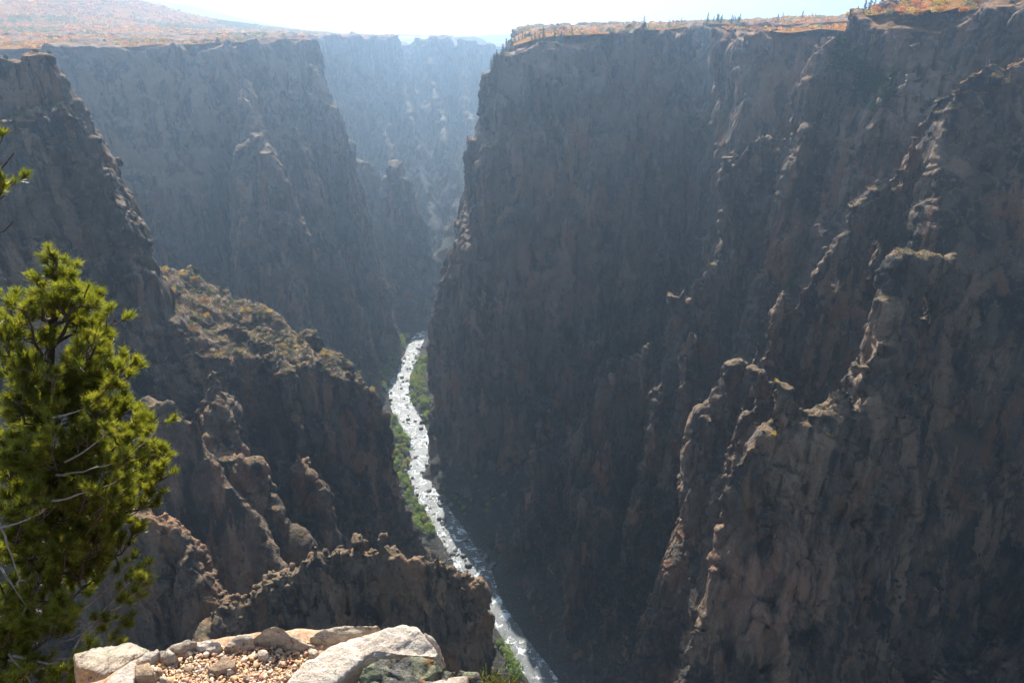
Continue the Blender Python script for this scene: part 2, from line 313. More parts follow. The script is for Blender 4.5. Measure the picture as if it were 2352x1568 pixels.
def _big(X, Y, Z, sc):
    x = X[..., None]; y = Y[..., None]; z = Z[None, None, :]+0*x
    x = x+0*z; y = y+0*z
    lean = z*.12
    n = (1-np.abs(noise((x+lean)/42, y/42, z/170, 11))*2.2)*3.2
    a, g = cell((x+lean)/15, y/15, z/48, 12)
    n += a*1.6-np.exp(-(g*7)**2)*1.5
    q = z/21+noise(x/70, y/70, z/70, 18)*1.6; q = q-np.floor(q)
    n += (q-.5)*1.4
    q = (x*.92+y*.35+lean*1.5)/58+noise(x/80, y/80, z/190, 21)*.9; q = np.abs(q-np.floor(q)-.5)*58
    n -= 11*np.exp(-(q/4.0)**2)*np.clip(noise(x/60, y/60, z/120, 22)*2.5+.2, 0, 1)*np.clip(y/700, .45, 1)
    q = (x*.5-z*.42+y*.3)/83+noise(x/90, y/90, z/90, 23)*.6; q = np.abs(q-np.floor(q)-.5)*83
    n -= 6*np.exp(-(q/4.0)**2)*np.clip(noise(x/50, y/50, z/80, 24)*2.5, 0, 1)
    n += noise(x/11, y/11, z/26, 13)*1.2
    n += ((1-np.abs(noise((x+lean*2)/66, y/66, z/300, 19))*2.6)*8.5-2)*np.clip(y/850, .35, 1)
    n += noise(x/90, y/90, z/34, 14)*2.0
    a, g = cell((x+lean+noise(x/30, y/30, z/60, 15)*8)/30, (y+noise(x/30, y/30, z/60, 16)*8)/30, z/95, 17)
    n += a*3.6-np.exp(-(g*8)**2)*3.5
    n = n*(1-.35*np.clip((y-900)/40, 0, 1))
    return n*sc
def surface(x0, x1, y0, y1, z0, z1, c, s, nsc):
    nx = int(round((x1-x0)/c))+1; ny = int(round((y1-y0)/c))+1; nz = int(round((z1-z0)/c))+1
    xs = x0+np.arange(nx)*c; ys = y0+np.arange(ny)*c; zs = z0+np.arange(nz)*c
    G = np.empty((nx, ny, nz), np.float32)
    for a in range(0, nx, 40):
        X, Y = np.meshgrid(xs[a:a+40], ys, indexing='ij')
        g = field(X, Y, zs)
        act = np.abs(g) < 30
        nn = big_noise(X, Y, zs, nsc)
        hi = np.clip((zs[None, None, :]-(ZR+4))/40, 0, 1)
        G[a:a+40] = g+nn*hi*np.clip((30-np.abs(g))/20, 0, 1)
    sg = G > 0
    C = [(a, b, d) for a in (0, 1) for b in (0, 1) for d in (0, 1)]
    st = np.zeros((nx-1, ny-1, nz-1), np.int8)
    for a, b, d in C: st += sg[a:nx-1+a, b:ny-1+b, d:nz-1+d]
    I, J, K = np.where((st > 0) & (st < 8))
    cor = np.stack([G[I+a, J+b, K+d] for a, b, d in C])           # 8,N
    t = np.arange(s+1)/s
    ta, tb, tc = np.meshgrid(t, t, t, indexing='ij')
    Wt = np.stack([(ta if a else 1-ta)*(tb if b else 1-tb)*(tc if d else 1-tc) for a, b, d in C], -1).reshape(-1, 8).astype(np.float32)
    vp = []; vk = []; fq = []
    NY = ny*s+8; NZ = nz*s+8
    key = lambda i, j, k: (i.astype(np.int64)*NY+j)*NZ+k
    for b0 in range(0, len(I), 60000):
        sl = slice(b0, b0+60000)
        F = (Wt @ cor[:, sl]).reshape(s+1, s+1, s+1, -1)
        gi = I[sl]*s; gj = J[sl]*s; gk = K[sl]*s
        S = F > 0
        cnt = np.zeros((s, s, s, F.shape[3]), np.int8)
        for a, b, d in C: cnt += S[a:s+a, b:s+b, d:s+d]
        ca, cb, cc, cn = np.where((cnt > 0) & (cnt < 8))
        acc = np.zeros((len(ca), 3), np.float32); num = np.zeros(len(ca), np.float32)
        for ax in range(3):
            for p in (0, 1):
                for q in (0, 1):
                    o0 = [0, 0, 0]; oth = [k for k in range(3) if k != ax]; o0[oth[0]] = p; o0[oth[1]] = q
                    o1 = list(o0); o1[ax] = 1
                    f0 = F[ca+o0[0], cb+o0[1], cc+o0[2], cn]; f1 = F[ca+o1[0], cb+o1[1], cc+o1[2], cn]
                    m = (f0 > 0) != (f1 > 0)
                    tt = np.where(m, f0/np.where(m, f0-f1, 1), 0)
                    for k in range(3):
                        acc[:, k] += m*(tt if k == ax else float(o0[k]))
                    num += m
        acc /= num[:, None]
        ci = gi[cn]+ca; cj = gj[cn]+cb; ck = gk[cn]+cc
        vp.append(np.stack([x0+(ci+acc[:, 0])*c/s, y0+(cj+acc[:, 1])*c/s, z0+(ck+acc[:, 2])*c/s], 1)); vk.append(key(ci+1, cj+1, ck+1))
        for ax in range(3):
            A = S[:s, :s, :s]; B = S[1:, :s, :s] if ax == 0 else (S[:s, 1:, :s] if ax == 1 else S[:s, :s, 1:])
            ea, eb, ec, en = np.where(A != B)
            ins = A[ea, eb, ec, en]
            i = gi[en]+ea+1; j = gj[en]+eb+1; k = gk[en]+ec+1
            if ax == 0: q = [key(i, j-1, k-1), key(i, j, k-1), key(i, j, k), key(i, j-1, k)]
            elif ax == 1: q = [key(i-1, j, k-1), key(i-1, j, k), key(i, j, k), key(i, j, k-1)]
            else: q = [key(i-1, j-1, k), key(i, j-1, k), key(i, j, k), key(i-1, j, k)]
            q = np.stack(q, 1); q[~ins] = q[~ins][:, ::-1]
            fq.append(q)
    vp = np.concatenate(vp); vk = np.concatenate(vk); fq = np.concatenate(fq)
    o = np.argsort(vk); vk = vk[o]; vp = vp[o]
    ix = np.searchsorted(vk, fq); ix = np.clip(ix, 0, len(vk)-1)
    ok = (vk[ix] == fq).all(1)
    return vp, ix[ok]
def normals(v, f):
    n = np.cross(v[f[:, 2]]-v[f[:, 0]], v[f[:, 3]]-v[f[:, 1]])
    vn = np.zeros_like(v)
    for k in range(4):
        for a in range(3): vn[:, a] += np.bincount(f[:, k], n[:, a], len(v))
    return vn/(np.linalg.norm(vn, axis=1)[:, None]+1e-9)
def _rough(x, y, z, fs):
    wx = x+noise(x/15, y/15, z/25, 41)*4; wy = y+noise(x/15, y/15, z/25, 42)*4; wz = z+noise(x/15, y/15, z/25, 43)*8
    rg = np.clip(noise(x/42, y/42, z/60, 49)*1.8+.3, .1, 1)
    a, g = cell((wx+wz*.15)/13, wy/13, wz/30, 50)
    d = a*1.7-np.exp(-(g*10)**2)*2.2*np.clip(rg*1.4, 0, 1)
    a, g = cell((wx-wz*.2)/5.2, wy/5.2, wz/10, 60)
    d += (a*1.0-np.exp(-(g*8)**2)*1.0)*rg
    if fs < 3:
        a, g = cell(wx/2.9, wy/2.9, wz/4.2, 70)
        d += a*.5*rg
    q = wz/6.5+noise(x/25, y/25, z/40, 44)*1.3; d += ((q-np.floor(q))-.5)*.8*rg
    if fs > 4: d *= 2
    return d
def slabs(x, y, z):                      # joint planes: slabs set back or forward, with open cracks between
    d = 0
    w = noise(x/34, y/34, z/60, 45)*.45
    for (a, b, c, sp, am, sd) in ((.80, .45, .28, 15., 1.9, 1), (-.62, .55, .50, 23., 2.1, 2), (.25, .35, .9, 31., 1.6, 3), (.95, -.2, -.16, 9., .9, 4)):
        q = (x*a+y*b+z*c)/sp+w*(1.5 if sp > 12 else .8); i = np.floor(q); t = np.abs(q-i-.5)*2; blk = np.floor(z/70+noise(x/50, y/50, z/50, 46+sd))
        d = d+(_h(i.astype(np.int64), blk.astype(np.int64), blk.astype(np.int64)*0, 60+sd)-.5)*2*am-np.exp(-((1-t)*sp*.5/1.1)**2)*am*.9
    return d
def roughen(v, f, fs):
    x, y, z = v.T
    n = normals(v, f); t = near_mask(x, y)
    up = np.clip(1.15-n[:, 2], .3, 1)*np.clip((z-ZR-3)/15, .15, 1)*np.where((n[:, 2] > .75) & (z > -40), .45, 1)
    d = np.zeros(len(v)); m = t > 0
    if m.any(): d[m] = (_rough(x[m], y[m], z[m], fs)*.85+slabs(x[m], y[m], z[m])*(1.0 if fs < 4 else 1.8))*t[m]
    m = t < 1
    if m.any(): d[m] += (_rough(x[m]*2.7, y[m]*2.7, z[m]*2.7, fs)*.85+slabs(x[m]*2.7, y[m]*2.7, z[m]*2.7))*(1-t[m])*.4
    v = v+n*(d*up)[:, None]
    if fs < 3:
        n = normals(v, f); k = np.where(t < .5, .4, 1.)
        v = v+n*(noise(x/1.9/k, y/1.9/k, z/3.2/k, 80)*.22*up*k)[:, None]
    return v
def mesh_np(name, v, f, mats, parent=None, smooth=False, link=True):
    me = bpy.data.meshes.new(name)
    v = np.asarray(v, np.float32); f = np.asarray(f, np.int32)
    k = f.shape[1]
    me.vertices.add(len(v)); me.vertices.foreach_set('co', v.ravel())
    me.loops.add(f.size); me.loops.foreach_set('vertex_index', f.ravel())
    me.polygons.add(len(f)); me.polygons.foreach_set('loop_start', np.arange(0, f.size, k, dtype=np.int32))
    me.polygons.foreach_set('loop_total', np.full(len(f), k, np.int32))
    if smooth: me.polygons.foreach_set('use_smooth', np.ones(len(f), bool))
    me.update(calc_edges=True)
    for m in (mats if isinstance(mats, (list, tuple)) else [mats]): me.materials.append(m)
    if not link: return me
    o = bpy.data.objects.new(name, me); COL.objects.link(o); o.parent = parent
    return o
def tag(o, label=None, cat=None, group=None, kind=None):
    if label: o['label'] = label
    if cat: o['category'] = cat
    if group: o['group'] = group
    if kind: o['kind'] = kind
    return o

# ------------------------------------------------------------------ materials
def mat(name):
    m = bpy.data.materials.new(name); m.use_nodes = True
    nt = m.node_tree; b = nt.nodes['Principled BSDF']
    return m, nt, b
def nd(nt, typ, **kw):
    n = nt.nodes.new(typ)
    for k, v in kw.items():
        if k.startswith('i_'):
            key = k[2:]; key = int(key) if key.isdigit() else key
            n.inputs[key].default_value = v
        else: setattr(n, k, v)
    return n
def ntex(nt, vec, scale, detail=4, rough=.6, dist=0, typ='FBM'):
    n = nd(nt, 'ShaderNodeTexNoise'); n.inputs['Scale'].default_value = scale; n.inputs['Detail'].default_value = detail
    n.inputs['Roughness'].default_value = rough; n.inputs['Distortion'].default_value = dist
    nt.links.new(vec, n.inputs['Vector']); return n.outputs[0]
def ramp(nt, fac, stops):
    n = nd(nt, 'ShaderNodeValToRGB'); e = n.color_ramp.elements
    while len(e) > 1: e.remove(e[-1])
    for i, (p, c) in enumerate(stops):
        if not isinstance(c, (tuple, list)): c = (c, c, c)
        if i == 0: e[0].position = p; e[0].color = (*c, 1)
        else: el = e.new(p); el.color = (*c, 1)
    nt.links.new(fac, n.inputs[0]); return n.outputs[0]
def mapping(nt, scale=(1, 1, 1), rot=(0, 0, 0)):
    g = nd(nt, 'ShaderNodeNewGeometry'); m = nd(nt, 'ShaderNodeMapping'); m.inputs['Scale'].default_value = scale; m.inputs['Rotation'].default_value = rot
    nt.links.new(g.outputs['Position'], m.inputs['Vector']); return m.outputs[0]
def mix(nt, fac, a, b, typ='MIX'):
    n = nd(nt, 'ShaderNodeMix', data_type='RGBA', blend_type=typ)
    for s, v in ((0, fac), (6, a), (7, b)):
        if hasattr(v, 'links') or isinstance(v, bpy.types.NodeSocket): nt.links.new(v, n.inputs[s])
        else: n.inputs[s].default_value = (v if s == 0 else (*v, 1))
    return n.outputs[2]
def math_(nt, op, a, b=None, clamp=False):
    n = nd(nt, 'ShaderNodeMath', operation=op); n.use_clamp = clamp
    for s, v in ((0, a), (1, b)):
        if v is None: continue
        if isinstance(v, bpy.types.NodeSocket): nt.links.new(v, n.inputs[s])
        else: n.inputs[s].default_value = v
    return n.outputs[0]
def bump(nt, b, h, dist, strength=1, prev=None):
    n = nd(nt, 'ShaderNodeBump'); n.inputs['Distance'].default_value = dist; n.inputs['Strength'].default_value = strength
    nt.links.new(h, n.inputs['Height'])
    if prev: nt.links.new(prev, n.inputs['Normal'])
    if b: nt.links.new(n.outputs[0], b.inputs['Normal'])
    return n.outputs[0]
def rock_mat(name, sc=1.0, soil=True):
    m, nt, b = mat(name)
    p = mapping(nt, (1, 1, 1)); vs = mapping(nt, (1, 1, .12), (0, .12, 0))
    big = ntex(nt, p, .02*sc, 3, .5, .8)
    base = ramp(nt, big, [(.34, (.04, .036, .033)), (.46, (.085, .07, .058)), (.56, (.19, .14, .10)), (.66, (.11, .09, .074))])
    med = ntex(nt, mapping(nt, (1, 1, .45), (.2, .1, 0)), .055*sc, 3, .5, .6)
    base = mix(nt, ramp(nt, med, [(.47, 0.), (.53, .75)]), base, (.20, .152, .112))
    pat = ntex(nt, mapping(nt, (1, 1, .3), (-.15, .2, 0)), .042*sc, 4, .55, .4)
    base = mix(nt, ramp(nt, pat, [(.56, 0.), (.60, .85)]), base, (.36, .25, .17))
    warm = ntex(nt, mapping(nt, (1, 1, .5), (.4, 0, 0)), .03*sc, 4, .6, 1)
    base = mix(nt, ramp(nt, warm, [(.56, 0.), (.61, .75)]), base, (.30, .155, .085))
    stre = ntex(nt, vs, .13*sc, 4, .6)
    base = mix(nt, ramp(nt, stre, [(.52, 0.), (.60, .8)]), base, (.042, .038, .037))
    pale = ntex(nt, vs, .4*sc, 4, .6)
    base = mix(nt, ramp(nt, pale, [(.60, 0.), (.68, .5)]), base, (.36, .29, .22))
    for k, (dr, per, mk) in enumerate((((.42, .1, .9), 120., 23.), ((-.55, .2, .8), 170., 31.))):
        dp = nd(nt, 'ShaderNodeVectorMath', operation='DOT_PRODUCT'); nt.links.new(p, dp.inputs[0]); dp.inputs[1].default_value = dr
        q = math_(nt, 'ADD', math_(nt, 'MULTIPLY', dp.outputs['Value'], sc/per), math_(nt, 'MULTIPLY', ntex(nt, p, .018*sc, 5, .6), .75))
        ln = math_(nt, 'ABSOLUTE', math_(nt, 'SUBTRACT', math_(nt, 'FRACT', q), .5))
        base = mix(nt, math_(nt, 'MULTIPLY', ramp(nt, ln, [(.0, .75), (.006, .6), (.014, 0.)]), ramp(nt, ntex(nt, p, .013*sc+.003*k, 4, .6, 0), [(.52, 0.), (.6, 1.)])), base, (.26, .18, .13))
    lich = ntex(nt, p, .5*sc, 4, .6)
    base = mix(nt, ramp(nt, lich, [(.52, 0.), (.66, .35)]), base, (.05, .05, .045))
    g = nd(nt, 'ShaderNodeNewGeometry'); sx = nd(nt, 'ShaderNodeSeparateXYZ'); nt.links.new(g.outputs['Normal'], sx.inputs[0])
    if soil:
        up = math_(nt, 'ADD', sx.outputs[2], math_(nt, 'MULTIPLY', math_(nt, 'SUBTRACT', ntex(nt, p, .12, 4, .7), .5), .7))
        upm = ramp(nt, up, [(.62, 0.), (.78, 1.)])
        sol = ramp(nt, ntex(nt, p, .2, 5, .7), [(.34, (.05, .052, .03)), (.44, (.13, .10, .065)), (.54, (.27, .19, .11)), (.62, (.15, .095, .05)), (.7, (.07, .065, .04))])
        sz = nd(nt, 'ShaderNodeSeparateXYZ'); nt.links.new(p, sz.inputs[0])
        low = ramp(nt, math_(nt, 'MULTIPLY', math_(nt, 'ADD', sz.outputs[2], 560.), 1/400), [(.6, 1.), (.72, 0.)])
        cob = ramp(nt, ntex(nt, p, .45, 4, .7), [(.4, (.022, .024, .018)), (.55, (.06, .056, .05)), (.65, (.11, .10, .09))])
        sol = mix(nt, low, sol, cob)
        hi = ramp(nt, math_(nt, 'MULTIPLY', math_(nt, 'ADD', sz.outputs[2], 60.), 1/100), [(.1, 0.), (.3, 1.)])
        orn = ramp(nt, ntex(nt, p, .11, 5, .7), [(.36, (.06, .065, .03)), (.46, (.24, .12, .045)), (.58, (.33, .17, .06)), (.7, (.22, .17, .10))])
        sol = mix(nt, hi, sol, orn)
        base = mix(nt, upm, base, sol)
    stk = ramp(nt, ntex(nt, vs, .12, 4, .6), [(.42, 0.), (.52, .9)]); blk = ramp(nt, ntex(nt, mapping(nt, (1, 1, .6), (.1, .3, 0)), .045, 4, .55, .5), [(.46, 0.), (.52, .85)])
    for (qx, qy, qY, rad, colr, kind) in ((1765, 1330, 300, 48, (.40, .23, .16), stk), (380, 240, 1080, 190, (.40, .29, .20), blk), (650, 230, 1240, 120, (.42, .31, .22), blk), (1250, 640, 800, 80, (.36, .24, .165), blk), (1210, 160, 860, 70, (.32, .25, .19), blk),
                                (1800, 180, 750, 80, (.36, .25, .17), blk), (2090, 210, 560, 45, (.46, .38, .30), stk), (1440, 230, 880, 90, (.27, .205, .155), blk), (400, 1260, 225, 40, (.36, .21, .12), blk), (1010, 1380, 214, 34, (.30, .19, .12), blk)):
        gp = nd(nt, 'ShaderNodeNewGeometry'); vd = nd(nt, 'ShaderNodeVectorMath', operation='DISTANCE'); vd.inputs[1].default_value = tuple(float(t) for t in W(qx, qy, qY))
        nt.links.new(gp.outputs['Position'], vd.inputs[0])
        base = mix(nt, math_(nt, 'MULTIPLY', ramp(nt, math_(nt, 'MULTIPLY', vd.outputs['Value'], 1/float(rad)), [(.35, 1.), (1., 0.)]), kind), base, colr)
    base = mix(nt, 1., base, (.76, .705, .65), 'MULTIPLY')
    nt.links.new(base, b.inputs['Base Color'])
    b.inputs['Roughness'].default_value = .85; b.inputs['Specular IOR Level'].default_value = .25
    h1 = ntex(nt, vs, .7*sc, 6, .7); h2 = ntex(nt, p, .35*sc, 7, .68)
    vo = nd(nt, 'ShaderNodeTexVoronoi'); vo.feature = 'DISTANCE_TO_EDGE'; vo.inputs['Scale'].default_value = .16*sc
    wv = nd(nt, 'ShaderNodeVectorMath', operation='ADD'); nt.links.new(mapping(nt, (1, 1, .3), (.1, .25, 0)), wv.inputs[0])
    sn = nd(nt, 'ShaderNodeTexNoise'); sn.inputs['Scale'].default_value = .15*sc; nt.links.new(p, sn.inputs['Vector'])
    sv = nd(nt, 'ShaderNodeVectorMath', operation='SCALE'); sv.inputs['Scale'].default_value = 6/sc; nt.links.new(sn.outputs['Color'], sv.inputs[0])
    nt.links.new(sv.outputs[0], wv.inputs[1]); nt.links.new(wv.outputs[0], vo.inputs['Vector'])
    cr = ramp(nt, vo.outputs['Distance'], [(0., 0.), (.09, 1.)])
    hh = math_(nt, 'ADD', math_(nt, 'ADD', math_(nt, 'MULTIPLY', h1, .8), h2), math_(nt, 'MULTIPLY', cr, .35))
    bump(nt, b, hh, 1.5/sc, .9)
    return m
M_ROCK = rock_mat('gneiss'); M_ROCKN = rock_mat('gneiss_outcrop', 2.3)
def simple(name, col, rough=.8, spec=.3, var=None, vscale=1.0):
    m, nt, b = mat(name)
    if var:
        p = mapping(nt); c = ramp(nt, ntex(nt, p, vscale, 5, .65), [(.35, col), (.65, var)]); nt.links.new(c, b.inputs['Base Color'])
    else: b.inputs['Base Color'].default_value = (*col, 1)
    b.inputs['Roughness'].default_value = rough; b.inputs['Specular IOR Level'].default_value = spec
    return m

# ------------------------------------------------------------------ terrain
VALL = []
def terrain(name, dom, c, s, nsc, fs, M=None):
    v, f = surface(*dom, c, s, nsc)
    v = roughen(v.astype(np.float64), f, fs)
    o = mesh_np(name, v, f, M or M_ROCK)
    tag(o, kind='structure')
    n = normals(v, f); VALL.append(np.c_[v, n].astype(np.float32))
    print(name, len(v), 't', round(time.time()-T0, 1), flush=True)
    return v, f
terrain('near_outcrops', (-160, 60, 100, 295, -560, -60), 2.5, 4, 1.0, .63, M_ROCKN)
terrain('canyon_wall', (55, 443, 90, 302, -560, 80), 4, 3, 1.0, 1.3)
terrain('canyon_wall', (-360, -155, 90, 300, -560, 80), 5, 3, 1.0, 1.6)
NEARV = terrain('canyon_wall', (-360, 440, 290, 642, -560, 80), 4, 3, 1.0, 1.3)
MIDV = terrain('canyon_massif', (-1000, 780, 635, 1500, -560, 80), 7, 4, 1.2, 1.8)
FARV = terrain('far_canyon_walls', (-1000, 300, 1496, 3480, -564, 80), 12, 2, 1.8, 6)

# river
m, nt, b = mat('water'); M_WATER = m
p = mapping(nt)
foam = ramp(nt, math_(nt, 'ADD', ntex(nt, p, .11, 6, .7, .8), math_(nt, 'MULTIPLY', ntex(nt, p, .6, 4, .7), .25)), [(.67, 0.), (.72, 1.)])
nt.links.new(mix(nt, foam, (.010, .018, .019), (.55, .58, .58)), b.inputs['Base Color'])
nt.links.new(mix(nt, foam, (.27, .27, .27), (.6, .6, .6)), b.inputs['Roughness']); b.inputs['IOR'].default_value = 1.36; b.inputs['Specular IOR Level'].default_value = 1.0
bump(nt, b, ntex(nt, p, .45, 6, .7), .9, 1)
o = mesh_np('river', [(-700, 0, ZR), (500, 0, ZR), (500, 2700, ZR), (-700, 2700, ZR)], [(0, 1, 2, 3)], M_WATER); tag(o, kind='structure')
# ------------------------------------------------------------------ lookups on the finished terrain
VA = np.concatenate(VALL)
_cf = np.array([0, CP, -SP]); _cu = np.array([0, SP, CP])
dep = VA[:, :3] @ _cf; 
PXY = np.stack([1176+1568*VA[:, 0]/np.maximum(dep, 1), 784-1568*(VA[:, :3] @ _cu)/np.maximum(dep, 1)], 1)
PXY[dep < 5] = -9999
_bins = {}
_o = np.lexsort((VA[:, 1],))
def _build():
    g = np.floor(PXY/8).astype(int); ok = (PXY[:, 0] > -100) & (PXY[:, 0] < 2450) & (PXY[:, 1] > -60) & (PXY[:, 1] < 1620)
    key = (g[:, 0]+20)*1000+(g[:, 1]+20); key[~ok] = -1
    o = np.lexsort((VA[:, 1], key)); k = key[o]
    u, st = np.unique(k, return_index=True)
    return {int(a): int(o[b]) for a, b in zip(u, st)}
_near = _build()                                  # nearest vertex in each 8-pixel bin: what the eye meets there
def hit(px, py):                                  # the terrain point seen at that spot of the photograph
    k = (int(px//8)+20)*1000+(int(py//8)+20)
    i = _near.get(k)
    return None if i is None else VA[i]
def ground(x, y, tol=3.0):                        # highest terrain vertex about (x, y)
    m = (np.abs(VA[:, 0]-x) < tol) & (np.abs(VA[:, 1]-y) < tol)
    return VA[m, 2].max() if m.any() else None
rng = random.Random(7); nr = np.random.RandomState(3)

# ------------------------------------------------------------------ mesa ground and far hills
def hill_left(x, y):
    h = np.interp(-x, [600, 760, 1080, 1360, 1700, 2400], [0, 6, 56, 122, 200, 330])
    return h*np.clip((y-1350)/1250, 0, 1)**1.2*np.clip(1-(y-2650)/700, 0, 1) + np.clip((y-1000)/2000, 0, 1)*noise(x/260, y/260, x*0, 90)*10
MI = [P for n_, P, t_, q_ in POLYS if n_ in ('far_left_wall', 'massif', 'right_rim', 'north_wall')]
def mesa_z(x, y):
    left = x < -150-.06*(y-1000)
    z = np.where(left, mesa_left(x, y)+hill_left(x, y), mesa_right(x, np.minimum(y, 1700))*np.clip(1-(y-1900)/2500, .2, 1))
    inr = (in_poly(MI[2], x, y) < 0) if True else 0
    z = np.where(inr, rim_right(x, y), z)
    return z
def mesa_sheet():
    xs = np.arange(-3400, 3400, 14.); ys = np.arange(420, 4300, 14.)
    X, Y = np.meshgrid(xs, ys, indexing='ij')
    sd = [in_poly(P, X, Y) for P in MI]
    inside = np.minimum.reduce(sd)
    outdom = ((X < -985) & (Y > 900)) | (Y > 3450) | ((X > 770) & (Y > 500)) | ((X > 300) & (Y > 1520)) | ((X < -700) & (Y > 3180)) | ((X>40)&(Y>1490))
    keep = (inside < -8+noise(X/25, Y/25, X*0, 93)*7) | outdom
    Z = mesa_z(X, Y)+noise(X/40, Y/40, X*0, 91)*1.2+noise(X/16, Y/16, X*0, 92)*.5+.9
    Z = np.where(outdom & (inside > -8), Z, Z+np.clip((-inside-8)/45, 0, 1)*1.6-1.7)
    Z = np.where((X > -330+0*Y) & (X < 30) & (Y > 3450), -40, Z)
    n = np.arange(X.size).reshape(X.shape)
    q = np.stack([n[:-1, :-1], n[1:, :-1], n[1:, 1:], n[:-1, 1:]], -1)
    ok = keep[:-1, :-1] & keep[1:, :-1] & keep[1:, 1:] & keep[:-1, 1:]
    m, nt, b = mat('scrub_ground'); p = mapping(nt)
    c = ramp(nt, ntex(nt, p, .012, 6, .7), [(.36, (.05, .065, .025)), (.45, (.20, .105, .035)), (.55, (.30, .125, .03)), (.64, (.27, .17, .06)), (.72, (.08, .085, .035))])
    c2 = ramp(nt, ntex(nt, p, .09, 5, .75), [(.38, (.045, .055, .025)), (.5, (.28, .13, .04)), (.62, (.32, .19, .08))])
    nt.links.new(mix(nt, .5, c, c2), b.inputs['Base Color']); b.inputs['Roughness'].default_value = 1; b.inputs['Specular IOR Level'].default_value = 0
    bump(nt, b, ntex(nt, p, .12, 5, .7), 4, 1)
    o = mesh_np('mesa_top', np.stack([X, Y, Z], -1).reshape(-1, 3), q[ok], m, smooth=True); tag(o, kind='structure')
    # scattered scrub
    ii, jj = np.where(keep & (inside < -12)); return X[ii, jj], Y[ii, jj], Z[ii, jj], m
MX, MY, MZ, M_SCRUB = mesa_sheet()
def far_hill(name, pts, Y, depth, col):             # a distant hill: crest line, its own distance, sloping down both sides
    P = np.array([W(px, py, Y) for px, py in pts]); xs = np.linspace(P[0, 0], P[-1, 0], 160)
    z = np.interp(xs, P[:, 0], P[:, 2]); z = z+noise(xs/(Y*.03), xs*0, xs*0, 95)*Y*.0009+noise(xs/(Y*.008), xs*0, xs*0, 96)*Y*.0004
    rows = []
    for k, t in enumerate(np.linspace(-1, 1, 25)):
        f = 1-abs(t)**1.3
        rows.append(np.stack([xs, Y+t*depth+0*xs, -60+(z+60)*f+noise(xs/300, t*6+0*xs, xs*0, 97)*12*(1-f)], 1))
    V = np.concatenate(rows); n = np.arange(len(V)).reshape(25, 160)
    q = np.stack([n[:-1, :-1], n[:-1, 1:], n[1:, 1:], n[1:, :-1]], -1).reshape(-1, 4)
    tag(mesh_np(name, V, q, simple(name+'_ground', col, 1, 0, tuple(c*.6 for c in col), .004), smooth=True), kind='structure')
far_hill('hill', [(-1200, -60), (-300, -45), (150, -12), (300, 0), (380, 4), (440, 14), (520, 36), (600, 52), (680, 68), (760, 80), (900, 92)], 8200, 2500, (.09, .08, .05))
far_hill('hill', [(900, 90), (1090, 86), (1150, 80), (1230, 74), (1290, 71), (1400, 74), (1560, 72), (1800, 60), (2000, 55)], 9000, 1600, (.08, .08, .06))
far_hill('hill', [(1000, 92), (1040, 84), (1090, 83), (1110, 92), (1128, 108), (1150, 135), (1180, 190), (1200, 240)], 4300, 300, (.08, .075, .07))
far_hill('hill', [(1150, 200), (1200, 100), (1260, 82), (1320, 76), (1420, 73), (1600, 66), (2100, 50)], 5600, 500, (.08, .08, .06))

# ------------------------------------------------------------------ vegetation
def leafmat(name, c1, c2, tr=.5, scale=3.0, rough=.6):
    m, nt, b = mat(name); p = mapping(nt)
    oi = nd(nt, 'ShaderNodeObjectInfo')
    c = ramp(nt, math_(nt, 'ADD', math_(nt, 'MULTIPLY', ntex(nt, p, scale, 3, .6), .7), math_(nt, 'MULTIPLY', oi.outputs['Random'], .3)), [(.35, c1), (.65, c2)])
    nt.links.new(c, b.inputs['Base Color']); b.inputs['Roughness'].default_value = rough; b.inputs['Specular IOR Level'].default_value = .25
    t = nd(nt, 'ShaderNodeBsdfTranslucent'); nt.links.new(c, t.inputs[0])
    mx = nd(nt, 'ShaderNodeMixShader'); mx.inputs[0].default_value = tr
    out = nt.nodes['Material Output']; nt.links.new(b.outputs[0], mx.inputs[1]); nt.links.new(t.outputs[0], mx.inputs[2]); nt.links.new(mx.outputs[0], out.inputs['Surface'])
    return m
M_BARK = simple('bark', (.05, .035, .025), .9, .1, (.09, .07, .055), 8)
M_RIV = [leafmat('river_leaf', (.22, .31, .07), (.33, .41, .09), .58, .4), leafmat('river_leaf_yellow', (.36, .38, .07), (.46, .44, .10), .58, .4)]
M_CON = leafmat('conifer_needles', (.035, .065, .025), (.06, .10, .035), .3, .5)
M_JUN = leafmat('juniper_leaf', (.035, .055, .022), (.07, .085, .035), .25, .4)
M_OAK = [leafmat('oak_orange', (.50, .16, .025), (.62, .26, .04), .45, .3), leafmat('oak_yellow', (.50, .33, .04), (.58, .40, .06), .45, .3),
         leafmat('oak_green', (.12, .14, .04), (.20, .19, .06), .45, .3), leafmat('oak_rust', (.30, .09, .03), (.40, .14, .04), .4, .3), leafmat('dry_brush', (.20, .16, .09), (.28, .22, .13), .3, .3)]
def leaves(rs, centres, size, flat=.6):              # small leaf quads at centres
    n = len(centres); a = rs.normal(size=(n, 3)); a /= np.linalg.norm(a, axis=1)[:, None]
    b = rs.normal(size=(n, 3)); b = np.cross(a, b); b /= np.linalg.norm(b, axis=1)[:, None]+1e-9
    s = (size*rs.uniform(.6, 1.3, n))[:, None]
    v = np.stack([centres-a*s*.5, centres+b*s*flat*.5, centres+a*s*.5, centres-b*s*flat*.5], 1).reshape(-1, 3)
    return v, np.arange(n*4).reshape(-1, 4)
